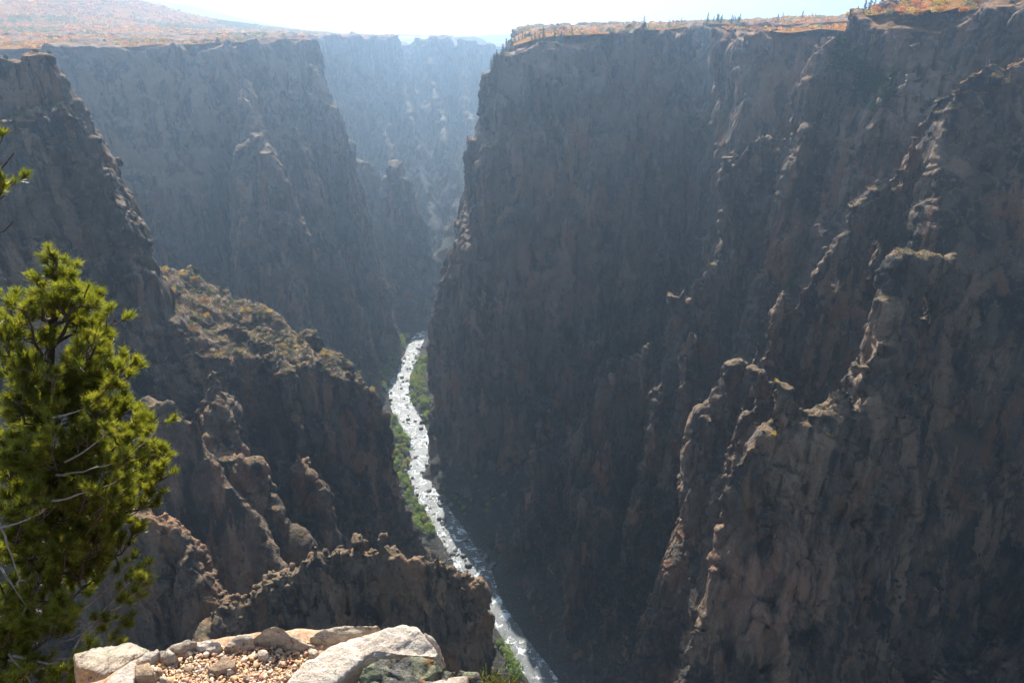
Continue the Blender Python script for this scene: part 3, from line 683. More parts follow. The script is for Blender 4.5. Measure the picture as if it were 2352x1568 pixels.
def tube_np(P, rads, k=6):
    P = np.asarray(P, float); n = len(P); d = np.empty_like(P); d[1:-1] = P[2:]-P[:-2]; d[0] = P[1]-P[0]; d[-1] = P[-1]-P[-2]
    d /= np.linalg.norm(d, axis=1)[:, None]+1e-9; u = np.cross(d, [0.3, .9, .1]); u /= np.linalg.norm(u, axis=1)[:, None]+1e-9; w = np.cross(d, u)
    t = 2*math.pi*np.arange(k)/k; r = np.asarray(rads, float)[:, None, None]
    V = P[:, None, :]+(u[:, None, :]*np.cos(t)[None, :, None]+w[:, None, :]*np.sin(t)[None, :, None])*r
    i = np.arange(n-1)[:, None]*k; j = np.arange(k)[None, :]; j2 = (j+1) % k
    F = np.stack([i+j, i+j2, i+k+j2, i+k+j], -1).reshape(-1, 4)
    return V.reshape(-1, 3), F
def join(parts):
    V = []; F = []; o = 0
    for v, f in parts: V.append(v); F.append(f+o); o += len(v)
    return np.concatenate(V), np.concatenate(F)
def bushy(rs, n, blobs, size, spread=1.0, flat=.5):     # leaves around several blobs: clumps and gaps
    c = []
    for (bx, by, bz, r) in blobs:
        k = max(4, int(n*r*r/sum(b[3]**2 for b in blobs)))
        d = rs.normal(size=(k, 3)); d /= np.linalg.norm(d, axis=1)[:, None]
        c.append(np.array([bx, by, bz])+d*(r*rs.uniform(.55, 1.05, k)**.6)[:, None]*[1, 1, .85])
    return leaves(rs, np.concatenate(c), size, flat*1.6)
def broadleaf(seed, h=8, n=420):
    rs = np.random.RandomState(seed); bl = []
    for i in range(9):
        a = rs.uniform(0, 6.28); r = rs.uniform(.05, .36)*h; z = rs.uniform(.35, .85)*h
        bl.append((r*math.cos(a), r*math.sin(a), z, rs.uniform(.13, .22)*h))
    v, f = bushy(rs, n, bl, h*.11)
    tv, tf = tube_np([(0, 0, -.5), (.1, 0, h*.3), (.3, .2, h*.7)], [h*.03, h*.022, h*.008])
    return (v, f), (tv, tf)
def conifer(seed, h=10, n=500):
    rs = np.random.RandomState(seed); c = []; br = []
    lv = 16
    for i in range(lv):
        t = i/(lv-1); z = h*(.12+.86*t); R_ = h*.29*(1-t)**.8+.02*h
        k = int(3+6*(1-t))
        for q in range(k):
            a = rs.uniform(0, 6.28); r = R_*rs.uniform(.5, 1.15)
            m = int(n/(lv*6))+2; tt = rs.uniform(.1, 1, m)
            c.append(np.stack([r*tt*math.cos(a), r*tt*math.sin(a), z-r*.28*tt+0*tt], 1)+rs.normal(size=(m, 3))*h*.014)
    v, f = leaves(rs, np.concatenate(c), h*.055, .7)
    tv, tf = tube_np([(0, 0, -.5), (0, 0, h*.5), (0, 0, h*.97)], [h*.018, h*.012, h*.003])
    return (v, f), (tv, tf)
def shrub(seed, h=2.5, n=160, w=1.3):
    rs = np.random.RandomState(seed)
    bl = [(rs.uniform(-.45, .45)*h*w, rs.uniform(-.45, .45)*h*w, h*rs.uniform(.25, .6), h*rs.uniform(.22, .38)) for i in range(6)]
    return bushy(rs, n, bl, h*.17)
def two_mat(name, crown, trunk, mc, mt):             # a mesh of crown and trunk with two materials
    v, f = join([crown, trunk]); me = mesh_np(name, v, f, [mc, mt], link=False)
    idx = np.zeros(len(f), np.int32); idx[len(crown[1]):] = 1; me.polygons.foreach_set('material_index', idx); return me
def put(name, me, loc, sc, label, cat, group, sz=1.0):
    o = bpy.data.objects.new(name, me); COL.objects.link(o); o.location = loc; o.rotation_euler = (0, 0, rng.uniform(0, 6.28)); o.scale = (sc, sc, sc*sz)
    return tag(o, label, cat, group)
RIVT = [two_mat('riverside_tree', *broadleaf(i, 8), M_RIV[i % 3 == 2], M_BARK) for i in range(6)]
CONT = [two_mat('conifer', *conifer(i+20, 10), M_CON, M_BARK) for i in range(4)]
SHR = {k: [mesh_np('shrub', *shrub(40+i+10*k), M_OAK[k], link=False) for i in range(3)] for k in range(5)}
JUN = [mesh_np('juniper', *shrub(90+i, 2.6, 200, 1.0), M_JUN, link=False) for i in range(3)]

# riverside trees: close thickets on both banks
def bank_pts():
    out = []
    for i in range(len(RX)-1):
        a = RX[i]; b = RX[i+1]; L = math.hypot(b[0]-a[0], b[1]-a[1]); n = int(L/4.0)
        for k in range(n):
            t = k/n; c = a+(b-a)*t; d = np.array([b[0]-a[0], b[1]-a[1]])/L; nrm = np.array([-d[1], d[0]])
            out.append((c, nrm))
    return out
cnt = 0
for c, nrm in bank_pts():
    y = c[1]
    if y > 1240 or y < 430: continue
    # the river runs towards the viewer, so +nrm is on the right bank (east), -nrm on the left
    for side in (-1, 1):
        left = (side*nrm[0] < 0)
        if left:
            if y < 600: continue
            p = 1.1; wd = 30 if 740 < y < 900 else 22
            if 940 < y < 1000: p = .1
        else:
            if 880 < y < 1150: p = 1.1; wd = 26
            elif 560 < y < 740: p = .45; wd = 60
            elif y < 560 : p = .15; wd = 30
            else: continue
        for q in range(2):
            if rng.random() > p*.75: continue
            off = c[2]*.5+rng.uniform(5, wd)
            x = c[0]+side*nrm[0]*off+rng.uniform(-2, 2); yy = y+side*nrm[1]*off+rng.uniform(-2, 2)
            z = float(floor_z(np.array([[x]]), np.array([[yy]]))[0, 0])
            g = ground(x, yy, 2.2)
            if g is not None and g > z+14: continue
            if cnt >= 295: break
            cnt += 1
            k = rng.randrange(6); col_ = 'yellow-green' if k % 3 == 2 else 'green'
            where = (('near left-bank thicket' if y < 720 else 'middle left-bank thicket') if y < 860 else 'farthest left-bank thicket') if left else ('shaded slope under the rock tower' if y < 760 else 'right-bank thicket under the great cliff')
            ts_ = ['tall ', 'medium ', 'low '][q_ := rng.randrange(3)]; col_ = ts_+col_; where = where+(' by the water' if off < c[2]*.5+wd*.45 else ' against the cliff')
            put('riverside_tree', RIVT[k], (x, yy, max(z, (g or z)) - .3), [1.6, 1.2, .9][q_]*rng.uniform(.9, 1.1)*(.7 if c[1] < 740 and not left else 1), f'{col_} tree in the {where}', 'tree', f'{col_} trees of the {where}')
print('river trees', cnt)

# river boulders and bank rocks
def rock_mesh(seed, sub=2, rough=.25, flat=.7, m=None, name='boulder', link=False):
    import bmesh
    bm = bmesh.new(); bmesh.ops.create_icosphere(bm, subdivisions=sub, radius=1)
    v = np.array([q.co[:] for q in bm.verts]); f = np.array([[q.index for q in p.verts] for p in bm.faces]); bm.free()
    rs = np.random.RandomState(seed); s = seed*3.7
    for k in range(7):                                # planar cuts make it angular
        d = rs.normal(size=3); d /= np.linalg.norm(d); h = rs.uniform(.45, .8); t = v@d-h; v = v-np.maximum(t, 0)[:, None]*d*.9
    n = noise(v[:, 0]*1.7+s, v[:, 1]*1.7, v[:, 2]*1.7, 3)*rough+noise(v[:, 0]*4+s, v[:, 1]*4, v[:, 2]*4, 4)*rough*.35
    v = v*(1+n)[:, None]*[1, rs.uniform(.7, 1), flat]
    return mesh_np(name, v, f, m or M_BOULDER, link=link)
M_BOULDER = simple('river_stone', (.10, .095, .09), .7, .35, (.20, .185, .17), .5)
BLD = [rock_mesh(i, 2) for i in range(6)]
nb = 0
for c, nrm in bank_pts():
    if c[1] > 1215 or c[1] < 440: continue
    for q in range(3):
        if nb >= 290 or rng.random() > (.62 if c[1] > 640 else .9): continue
        u = rng.random(); hw = c[2]*.5
        off = rng.uniform(-hw, hw) if u < .45 else rng.choice((-1, 1))*rng.uniform(hw-1, hw+7)
        s_ = rng.uniform(.9, 2.2) if rng.random() < .72 else rng.uniform(2.2, 5.0)
        if c[1] < 620: s_ *= 1.15
        inriv = abs(off) < hw-1
        far = 'far bend' if c[1] > 950 else ('middle reach' if c[1] > 680 else 'near rapids')
        put('river_boulder', BLD[rng.randrange(6)], (c[0]+nrm[0]*off, c[1]+nrm[1]*off, ZR+s_*.15+(0 if inriv else .9)), s_,
            f"grey boulder {'in the current' if inriv else 'on the bank'} of the river's {far}".replace('grey boulder', ('large' if s_ > 2.2 else 'middling' if s_ > 1.5 else 'small')+' grey boulder'), 'boulder', f"{'large' if s_ > 2.2 else 'middling' if s_ > 1.5 else 'small'} boulders {'in' if inriv else 'beside'} the {far}"); nb += 1
# bank cobbles: nobody could count them
def bank_cobbles():
    parts = []; base = [(np.array([q.co[:] for q in me.vertices]), np.array([p.vertices[:] for p in me.polygons])) for me in [rock_mesh(60+i, 1) for i in range(3)]]
    for c, nrm in bank_pts():
        if c[1] > 1215 or c[1] < 430: continue
        for q in range(9):
            off = (c[2]*.5+rng.uniform(-1.5, 9))*rng.choice((-1, 1)); s_ = rng.uniform(.35, .9); v, f = base[rng.randrange(3)]
            x = c[0]+nrm[0]*off+rng.uniform(-2, 2); y = c[1]+nrm[1]*off+rng.uniform(-2, 2); z = max(ZR, float(floor_z(np.array([[x]]), np.array([[y]]))[0, 0]))
            parts.append((v*s_+[x, y, z+.1], f))
    tag(mesh_np('bank_cobbles', *join(parts), M_BOULDER), 'grey cobbles and stones strewn along the river edge', 'cobbles', kind='stuff')
bank_cobbles()

for px, py, hpx in [(1160, 1490, 26), (1168, 1512, 34), (1176, 1535, 36), (1186, 1556, 34), (1150, 1475, 20)]:
    g_ = hit(px, py)
    if g_ is not None:
        D_ = float(np.linalg.norm(g_[:3])); put('green_shrub', RIVT[hpx % 5], tuple(float(t) for t in g_[:3]-[0, 0, .5]), hpx/1568*D_/8, f'bright green shrub clinging beside the near outcrop nose, {["topmost", "second", "third", "lowest", "tiny uppermost"][[26, 34, 36, 34, 20].index(hpx) if hpx != 34 else (1 if py < 1530 else 3)]} of the row', 'shrub', 'green shrubs below the near outcrop')
# conifers
def big_conifer(px, py, h, label):
    g = hit(px, py)
    if g is None: return
    t = bpy.data.objects.new('conifer', None); COL.objects.link(t); t.location = (float(g[0]), float(g[1]), float(g[2])-.5); t.rotation_euler = (0, 0, rng.uniform(0, 6)); t.scale = (h/10*1.5, h/10*1.5, h/10)
    tag(t, label, 'tree', 'tall conifers in the gully')
    k = rng.randrange(3)
    for nm, me in (('crown', BIGC[k][0]), ('trunk', BIGC[k][1])):
        o = bpy.data.objects.new(nm, me); COL.objects.link(o); o.parent = t
BIGC = []
for i in range(3):
    c_, t_ = conifer(70+i, 10, 2600); BIGC.append((mesh_np('crown', *c_, M_CON, link=False), mesh_np('trunk', *t_, M_BARK, link=False)))
for px, py, h, lab in [(1925, 165, 26, 'tallest dark conifer at the left edge of the shaded gully'), (1912, 130, 20, 'slim conifer high at the gully mouth under the overhang'),
        (1948, 160, 22, 'dark conifer just right of the tallest gully conifer'), (1972, 175, 17, 'single paler conifer standing in the middle of the gully'),
        (1938, 215, 17, 'conifer below the tallest one at the rib edge'), (1982, 215, 20, 'conifer left of centre in the lower gully group'), (1998, 205, 17, 'second conifer of the lower gully group'),
        (2012, 215, 19, 'conifer with pointed top right in the lower gully group'), (2038, 220, 21, 'dark conifer against the pale slab right of the gully'), (1918, 200, 14, 'small conifer on the rib beside the gully'),
        (1965, 235, 13, 'lowest small conifer in the gully bottom'), (2025, 240, 14, 'low dark conifer under the pale slab'), (1815, 660, 12, 'lone green conifer on the stepped fin wall'), (2000, 250, 12, 'stubby conifer at the foot of the gully group')]:
    big_conifer(px, py, h, lab)
for i, (px, py, h) in enumerate([(1968, 36, 8), (1985, 30, 12), (1996, 28, 13), (2006, 28, 10), (2022, 26, 15), (2034, 28, 16), (2052, 30, 14), (2062, 30, 12), (2078, 26, 9), (2148, 34, 10), (2140, 24, 8), (2290, 26, 7), (2215, 22, 7)]):
    p_ = W(px, py, 655 if px < 2100 else 600); z = float(rim_right(p_[0], p_[1]))
    put('conifer', CONT[i % 4], (p_[0], p_[1], z-.3), h/10*1.1, ['small', 'bushy', 'slim', 'leaning', 'tall', 'tallest', 'broad', 'pale', 'short'][i % 9]+f' conifer on the right rim, number {i+1} from the left end'.replace('number ', 'counted ') if False else
        ['first small conifer at the left end of the near right rim', 'ragged conifer second along the near right rim', 'tall narrow conifer third along the near right rim', 'low conifer fourth along the near right rim',
         'dark tall conifer fifth along the near right rim', 'broad dark conifer sixth along the near right rim', 'pale green conifer seventh along the near right rim', 'pale pointed conifer eighth along the near right rim',
         'small conifer at the right end of the rim cluster', 'round dark conifer alone among orange brush', 'small conifer behind the lone round one', 'dark tree top near the right frame edge', 'short conifer in orange brush right of the round one'][i],
        'tree', 'conifers on the near right rim')
# conifers along the rim of the massif and the far right rim
for i in range(26):
    px = 1128+i*5.4+rng.uniform(-2, 2)+(0 if i < 20 else (i-20)*14)
    g = hit(px, np.interp(px, [1128, 1150, 1190, 1400], [150, 122, 96, 82])+rng.uniform(2, 8))
    if g is None: continue
    put('conifer', CONT[i % 4], (float(g[0]), float(g[1]), float(g[2])-.5), rng.uniform(.9, 1.6), 'dark conifer on the broken left corner of the great cliff rim' if px < 1215 else 'small conifer on the flat rim of the great cliff', 'tree', 'conifers on the great cliff rim')
def on_mesa(px, Y): 
    x = (px-1176)/1568*Y*1.1; return x, Y, float(mesa_z(np.array([x]), np.array([Y]))[0])
for i in range(46):
    px = rng.choice([rng.uniform(1555, 1610), rng.uniform(1620, 1900), rng.uniform(1690, 1890), rng.uniform(1400, 1560)]); Y = rng.uniform(1050, 1500)
    x, y, z = on_mesa(px, Y)
    put('conifer', CONT[i % 4], (x, y, z+.3), rng.uniform(.8, 1.7), 'dark conifer in the small stand on the skyline' if px < 1612 else 'scattered conifer on the orange plateau right of the skyline stand', 'tree', 'conifers on the plateau behind the great cliff')
# dark junipers on the left mesa
for i in range(190):
    if i < 75: px = rng.uniform(40, 640); Y = rng.uniform(1010, 1330)+max(0, (px-480))*1.2
    else: px = rng.choice([rng.uniform(0, 260), rng.uniform(0, 520), rng.gauss(240, 60)]); Y = rng.uniform(1350, 2500)
    x, y, z = on_mesa(px, Y)
    if in_poly(MI[0], np.array([x]), np.array([y]))[0] > -6 and y < 2600: continue
    far_ = Y > 1350
    put('juniper', JUN[i % 3], (x, y, z-.2), rng.uniform(1.2, 2.6)*(1.5 if far_ else 1), 'dark juniper dotted on the distant orange hillside' if far_ else 'dark juniper on the mesa just behind the left cliff rim', 'shrub', 'junipers on the left mesa', .9)
# autumn oak brush on the near right rim
for i in range(620):
    x = rng.uniform(266, 500); y = rng.uniform(450, 720)
    if x > .72*y+8: continue
    if in_poly(MI[2], np.array([x]), np.array([y]))[0] > -3: continue
    z = float(rim_right(x, y)); k = rng.choice([0, 0, 1, 1, 2, 3, 3])
    NOAK = globals().get('NOAK', 0)+1
    if NOAK > 270: break
    ob_s = rng.uniform(1.6, 3.0); ob_w = ('large ' if ob_s > 2.3 else 'small ')
    ob_p = (' at the left end' if x/y < .5 else ' mid slope' if x/y < .6 else ' toward the right')+(', cliff edge' if in_poly(MI[2], np.array([x]), np.array([y]))[0] > -22 else ', higher up')
    put('oak_brush', SHR[k][i % 3], (x, y, z), ob_s, ob_w+['bright orange', 'yellow', 'olive green', 'rust red', 'dry tan'][k]+' oak bush on the near right rim'+ob_p, 'shrub', ob_w+['bright orange', 'yellow', 'olive green', 'rust red', 'dry tan'][k]+' oak brush on the near right rim'+ob_p)
# brush on the shoulder and crests (flat enough vertices near the viewer)
def place_word(px, py, box):
    a = (px-box[0])/(box[1]-box[0]+1e-6); b = (py-box[2])/(box[3]-box[2]+1e-6)
    return ('left' if a < .25 else 'centre left' if a < .5 else 'centre right' if a < .75 else 'right')+(' upper' if b < .4 else ' middle' if b < .7 else ' lower')+' part'
def scatter_on(mask, n, kinds, smin, smax, label, group, name='brush'):
    idx = np.where(mask)[0]
    if len(idx) == 0: return
    pick = nr.choice(idx, min(n, len(idx)), replace=False)
    for j, q in enumerate(pick):
        k = rng.choice(kinds); me = JUN[j % 3] if k == 5 else SHR[k][j % 3]
        cn = ['bright orange', 'yellowish', 'olive green', 'rust coloured', 'dry tan', 'dark green'][k]
        s_ = rng.uniform(smin, smax); w_ = place_word(PXY[q, 0], PXY[q, 1], (PXY[idx, 0].min(), PXY[idx, 0].max(), PXY[idx, 1].min(), PXY[idx, 1].max()))
        sw = 'large' if s_ > smin+.6*(smax-smin) else 'small'; nm = ['oak_brush', 'yellow_shrub', 'green_shrub', 'oak_brush', 'dry_brush', 'juniper'][k]  # bush names assigned by leaf colour alone, not by species
        put(nm, me, tuple(float(t) for t in VA[q, :3]-[0, 0, .2]), s_, f'{sw} {cn} {label}, {w_}', 'shrub', f'{sw} {cn} {group}, {w_}')
flat = VA[:, 5] > .72; vx, vy, vz = VA[:, 0], VA[:, 1], VA[:, 2]; ppx, ppy = PXY[:, 0], PXY[:, 1]
sh = flat & (vy > 415) & (vy < 540) & (ppx > 300) & (ppx < 860) & (ppy > 620) & (ppy < 900)
scatter_on(sh & (ppx < 480), 90, [1, 2, 2, 4, 4, 3, 2, 5, 0], .7, 1.9, 'bush on the sunny slope of the left shoulder', 'bushes on the left shoulder')
scatter_on(sh & (ppx >= 480), 150, [1, 2, 2, 4, 5, 5, 5], .7, 1.8, 'bush on the rocky shoulder crest', 'bushes on the shoulder crest')
scatter_on(flat & (vy > 390) & (vy < 470) & (ppx < 420) & (ppx > 0) & (vz > -60), 45, [5, 5, 5, 2, 4], .6, 1.3, 'bush on the upper left ridge', 'bushes on the upper left ridge')
scatter_on(flat & (vy > 300) & (vy < 500) & (ppx > 1700) & (ppx < 2340) & (ppy > 100) & (ppy < 1000), 70, [1, 2, 2, 1, 4, 0], .4, 1.1, 'bush on the right wall crests', 'bushes on the right wall crests')
scatter_on(flat & (vy > 540) & (vy < 680) & (ppx > 1450) & (ppx < 1900) & (ppy > 200) & (ppy < 900), 50, [1, 2, 5, 4], .4, 1.1, 'bush on the long fin', 'bushes on the long fin')
scatter_on(flat & (vy > 250) & (vy < 420) & (ppx > 400) & (ppx < 900) & (ppy > 1000) & (ppy < 1300), 40, [2, 5, 1, 4], .3, .8, 'bush on the fins under the left shoulder', 'bushes on the lower left fins')
scatter_on(flat & (vy < 235) & (ppx > 300) & (ppx < 1150) & (ppy > 1150), 40, [4, 2, 5, 4], .12, .38, 'bush on the near flat-topped outcrop', 'bushes on the near outcrop')
scatter_on((VA[:, 5] > .45) & (vz < -470) & (vz > -546) & (vy > 430) & (vy < 1000) & (ppx > 960) & (ppx < 1560), 130, [5, 5, 2, 5, 2], .8, 2.0, 'bush on the shaded talus', 'bushes on the shaded talus')
# loose rocks on the crest of the near outcrop and the shoulder
OB = [rock_mesh(80+i, 2, .2, .75, M_ROCKN, 'boulder') for i in range(5)]
def rocks_on(mask, n, a, b_, label, group):
    idx = np.where(mask)[0]
    for j, q in enumerate(nr.choice(idx, min(n, len(idx)), replace=False)):
        s_ = rng.uniform(a, b_); w_ = place_word(PXY[q, 0], PXY[q, 1], (PXY[idx, 0].min(), PXY[idx, 0].max(), PXY[idx, 1].min(), PXY[idx, 1].max())); sw = 'large' if s_ > a+.66*(b_-a) else 'medium' if s_ > a+.33*(b_-a) else 'small'
        put('boulder', OB[j % 5], tuple(float(t) for t in VA[q, :3]+[0, 0, s_*.2]), s_, f'{sw} {label}, {w_}', 'boulder', f'{sw} {group}, {w_}')
scatter_on((VA[:, 5] > .4) & (VA[:, 5] < .85) & (vy > 640) & (vy < 1250) & (vz > -500) & (ppx > 150) & (ppx < 1900) & (ppy > 80) & (ppy < 1150), 120, [5, 5, 2, 4, 5], .9, 2.2, 'bush clinging to the far cliffs', 'bushes on the far cliffs')
rocks_on(flat & (vy < 235) & (ppx > 500) & (ppx < 1150) & (ppy > 1200) & (ppy < 1420), 130, .4, 1.9, 'loose block on the near flat-topped outcrop', 'blocks on the near outcrop')
rocks_on((VA[:, 5] > .5) & (vz < -500) & (vz > -547) & (vy > 430) & (vy < 900) & (ppx > 1000) & (ppx < 1560), 60, 1.5, 4.5, 'angular block on the shaded talus by the river', 'blocks on the shaded talus')
rocks_on(sh, 90, .7, 2.6, 'grey block lying on the sunny left shoulder', 'blocks on the left shoulder')
rocks_on(flat & (vy > 300) & (vy < 500) & (ppx > 1700) & (ppx < 2340) & (ppy > 100) & (ppy < 1000), 60, .8, 2.4, 'block perched on the stepped crests of the right wall', 'blocks on the right wall crests')
def shoulder_grass():                    # dry grass and low sage between the bushes
    idx = np.where(sh | (flat & (vy > 300) & (vy < 500) & (ppx > 1700) & (ppx < 2340) & (ppy > 60) & (ppy < 700)))[0]; rs = np.random.RandomState(8); q = rs.choice(idx, 6500); k = 4
    c = np.repeat(VA[q, :3].astype(float), k, 0)+rs.normal(size=(len(q)*k, 3))*[.7, .7, .15]+[0, 0, .25]
    v, f = leaves(rs, c, .75, .8); sel = np.repeat(rs.choice([4, 4, 4, 2, 2, 3], len(q)), k).astype(np.int32)
    o = mesh_np('dry_grass', v, f, M_OAK); o.data.polygons.foreach_set('material_index', sel)
    tag(o, 'dry grass and low sage on the sunny rock slopes', 'grass', kind='stuff')
shoulder_grass()
# distant scrub: one mass
def scrub_mass():
    rs = np.random.RandomState(5)
    pick = rs.choice(len(MX), 46000)
    x = MX[pick]+rs.uniform(-7, 7, len(pick)); y = MY[pick]+rs.uniform(-7, 7, len(pick)); z = MZ[pick]
    u = x/y; m = (np.abs(u) < .78) & (y < 3400) & (y > 700); m &= rs.uniform(size=len(pick)) < np.clip(1500/y, .35, 1)
    dens = noise(x/60, y/60, x*0, 99); m &= dens > rs.uniform(-.7, .6, len(pick))
    x, y, z = x[m], y[m], z[m]; z = np.asarray(mesa_z(x, y))+.8
    n = len(x); k = 9
    hs = rs.uniform(2.2, 4.2, n)*np.clip(y/1400, .8, 1.6)
    c = np.stack([np.repeat(x, k)+rs.normal(size=n*k)*np.repeat(hs, k)*.55, np.repeat(y, k)+rs.normal(size=n*k)*np.repeat(hs, k)*.55, np.repeat(z, k)+rs.uniform(0, 1, n*k)*np.repeat(hs, k)*.9], 1)
    v, f = leaves(rs, c, 1.0, 1.1); s_ = np.repeat(np.repeat(hs, k), 4)[:, None]*.75; cc = np.repeat(c, 4, axis=0); v = cc+(v-cc)*s_
    sel = np.repeat(rs.choice([0, 0, 0, 1, 3, 3, 2, 4], n), k).astype(np.int32)
    sel = np.where(np.repeat(noise(x/150, y/150, x*0, 98), k) > .25, 2, sel).astype(np.int32)
    o = mesh_np('distant_scrub', v, f, M_OAK); o.data.polygons.foreach_set('material_index', sel)
    tag(o, 'orange and green autumn scrub covering the distant mesa tops', 'scrub', kind='stuff'); print('scrub', n)
scrub_mass()

# ------------------------------------------------------------------ the ledge in front of the viewer
def fore_rock_mat(name, c1, c2, c3, lichen=.0, sc=1.0):
    m, nt, b = mat(name); p = mapping(nt)
    c = ramp(nt, ntex(nt, p, 9*sc, 6, .7, .4), [(.3, c1), (.5, c2), (.68, c3)])
    c = mix(nt, ramp(nt, ntex(nt, p, 170*sc, 3, .8), [(.54, 0.), (.70, .5)]), c, tuple(x*.45 for x in c1))
    c = mix(nt, ramp(nt, ntex(nt, mapping(nt, (1, 3, 3), (.3, .2, .5)), 26*sc, 5, .75, 1), [(.5, 0.), (.64, .55)]), c, tuple(min(1, x*1.5) for x in c3))
    if lichen > 0:
        c = mix(nt, ramp(nt, ntex(nt, p, 15, 6, .8, 1), [(.66-lichen*.12, 0.), (.70-lichen*.12, .9)]), c, (.42, .18, .04))
        c = mix(nt, ramp(nt, ntex(nt, mapping(nt, (1, 1, 1), (1, 2, 0)), 11, 6, .8, 1), [(.60-lichen*.1, 0.), (.65-lichen*.1, .8)]), c, (.26, .27, .14))
        if lichen > .3: c = mix(nt, ramp(nt, ntex(nt, mapping(nt, (1, 1, 1), (2, 1, 0)), 20, 6, .8, 1), [(.55, 0.), (.62, .8)]), c, (.035, .034, .036))
    nt.links.new(c, b.inputs['Base Color']); b.inputs['Roughness'].default_value = .8; b.inputs['Specular IOR Level'].default_value = .3
    n1 = bump(nt, None, ntex(nt, p, 22*sc, 8, .72), .03, .9); bump(nt, b, ntex(nt, p, 120*sc, 5, .7), .006, .9, n1)
    return m
M_PALE = fore_rock_mat('pale_gneiss', (.50, .37, .27), (.64, .51, .40), (.76, .65, .53), .15)
M_GREY = fore_rock_mat('grey_gneiss', (.34, .26, .19), (.48, .38, .28), (.60, .48, .36), .32)
M_DARK = fore_rock_mat('lichen_gneiss', (.05, .048, .045), (.14, .125, .11), (.30, .26, .21), .9)
M_TAN = fore_rock_mat('tan_sandstone', (.34, .21, .12), (.42, .28, .17), (.50, .36, .24), .1)
def hull_rock(name, top, m, thick=.12, spread=.03, rough=.012, label=None, cuts=5, seed=0, group=None, kind=None, crack=0):
    """top: outline of the upper face [(px, py, z)], seen from above; the sides drop and widen"""
    import bmesh
    T = [Vector(WZ(px, py, z)) for px, py, z in top]; c = sum(T, Vector())/len(T)
    rs = np.random.RandomState(seed+5)
    B = []
    for t in T:
        d = (t-c); d.z = 0; d.normalize(); B.append(Vector((t.x, t.y, t.z))+d*(spread*rs.uniform(.3, 1.3))+Vector((0, 0, -thick)))
    bm = bmesh.new(); tv = [bm.verts.new(t-c) for t in T]; bv = [bm.verts.new(b-c) for b in B]; n = len(T)
    cv = bm.verts.new((0, 0, 0.004)); cb = bm.verts.new((0, 0, -thick))
    for i in range(n):
        j = (i+1) % n
        bm.faces.new((cv, tv[i], tv[j])); bm.faces.new((tv[i], bv[i], bv[j])); bm.faces.new((tv[i], bv[j], tv[j])); bm.faces.new((cb, bv[j], bv[i]))
    bmesh.ops.recalc_face_normals(bm, faces=bm.faces[:])
    for k in range(14):
        es = [e for e in bm.edges if e.calc_length() > (.016 if max(v.co.length for v in bm.verts) > .15 else .007)]
        if not es or len(bm.verts) > 26000: break
        bmesh.ops.subdivide_edges(bm, edges=es, cuts=1, use_grid_fill=False); bmesh.ops.triangulate(bm, faces=bm.faces[:])
    for k in range(1): bmesh.ops.smooth_vert(bm, verts=bm.verts[:], factor=.5, use_axis_x=True, use_axis_y=True, use_axis_z=True)
    bm.normal_update()
    v = np.array([q.co[:] for q in bm.verts]); N = np.array([q.normal[:] for q in bm.verts]); f = np.array([[q.index for q in p.verts] for p in bm.faces]); bm.free()
    s = seed*1.7; x, y, z = v.T
    a, g = cell(x*22+s+y*5, y*22, z*30, seed); a2, g2 = cell(x*60+s, y*60, z*75, seed+9)
    d = noise(x*9+s, y*9, z*9, 1)*rough*.8+a*rough*.35-np.exp(-(g*9)**2)*rough*.3+a2*rough*.2+noise(x*70, y*70, z*70, 2)*rough*.15
    v = v+N*d[:, None]
    o = mesh_np(name, v, f, m); o.location = c
    return tag(o, label, 'rock' if not kind else None, group, kind)
ZG = -1.62
# gravelly ledge floor
def ledge():
    n = 260; edge = [(60, 1600), (150, 1590), (240, 1566), (303, 1516), (365, 1492), (430, 1468), (520, 1462), (600, 1450), (700, 1446), (740, 1450), (860, 1470), (940, 1500), (1000, 1560), (1040, 1600), (1200, 1680)]
    E = np.array([WZ(px, py, ZG) for px, py in edge])
    xs = np.linspace(-1.9, .35, n); ye = np.interp(xs, E[:, 0], E[:, 1])
    rows = []; T = np.linspace(0, 1, 150)
    for t in T: rows.append(np.stack([xs, -.6+(ye+.6)*t, ZG+0*xs], 1))
    V = np.stack(rows); X, Y = V[..., 0], V[..., 1]
    V[..., 2] += noise(X*6, Y*6, X*0, 1)*.012+noise(X*25, Y*25, X*0, 2)*.005+noise(X*80, Y*80, X*0, 3)*.0025
    for k in range(14):                                # the broken cliff edge below it
        last = V[-1].copy(); last[:, 2] -= .03+.05*k; last[:, 1] += .02+noise(last[:, 0]*9, last[:, 2]*9, xs*0, 4)*.02
        V = np.concatenate([V, last[None]])
    m_, k_ = V.shape[:2]; idx = np.arange(m_*k_).reshape(m_, k_)
    q = np.stack([idx[:-1, :-1], idx[:-1, 1:], idx[1:, 1:], idx[1:, :-1]], -1).reshape(-1, 4)
    m, nt, b = mat('sandy_gravel'); p = mapping(nt)
    c = ramp(nt, ntex(nt, p, 45, 5, .8), [(.3, (.22, .12, .06)), (.5, (.42, .26, .15)), (.66, (.58, .42, .28))])
    nt.links.new(c, b.inputs['Base Color']); b.inputs['Roughness'].default_value = .95; bump(nt, b, ntex(nt, p, 160, 5, .8), .006, 1)
    tag(mesh_np('ledge_ground', V.reshape(-1, 3), q, m), kind='structure')
ledge()
S = hull_rock
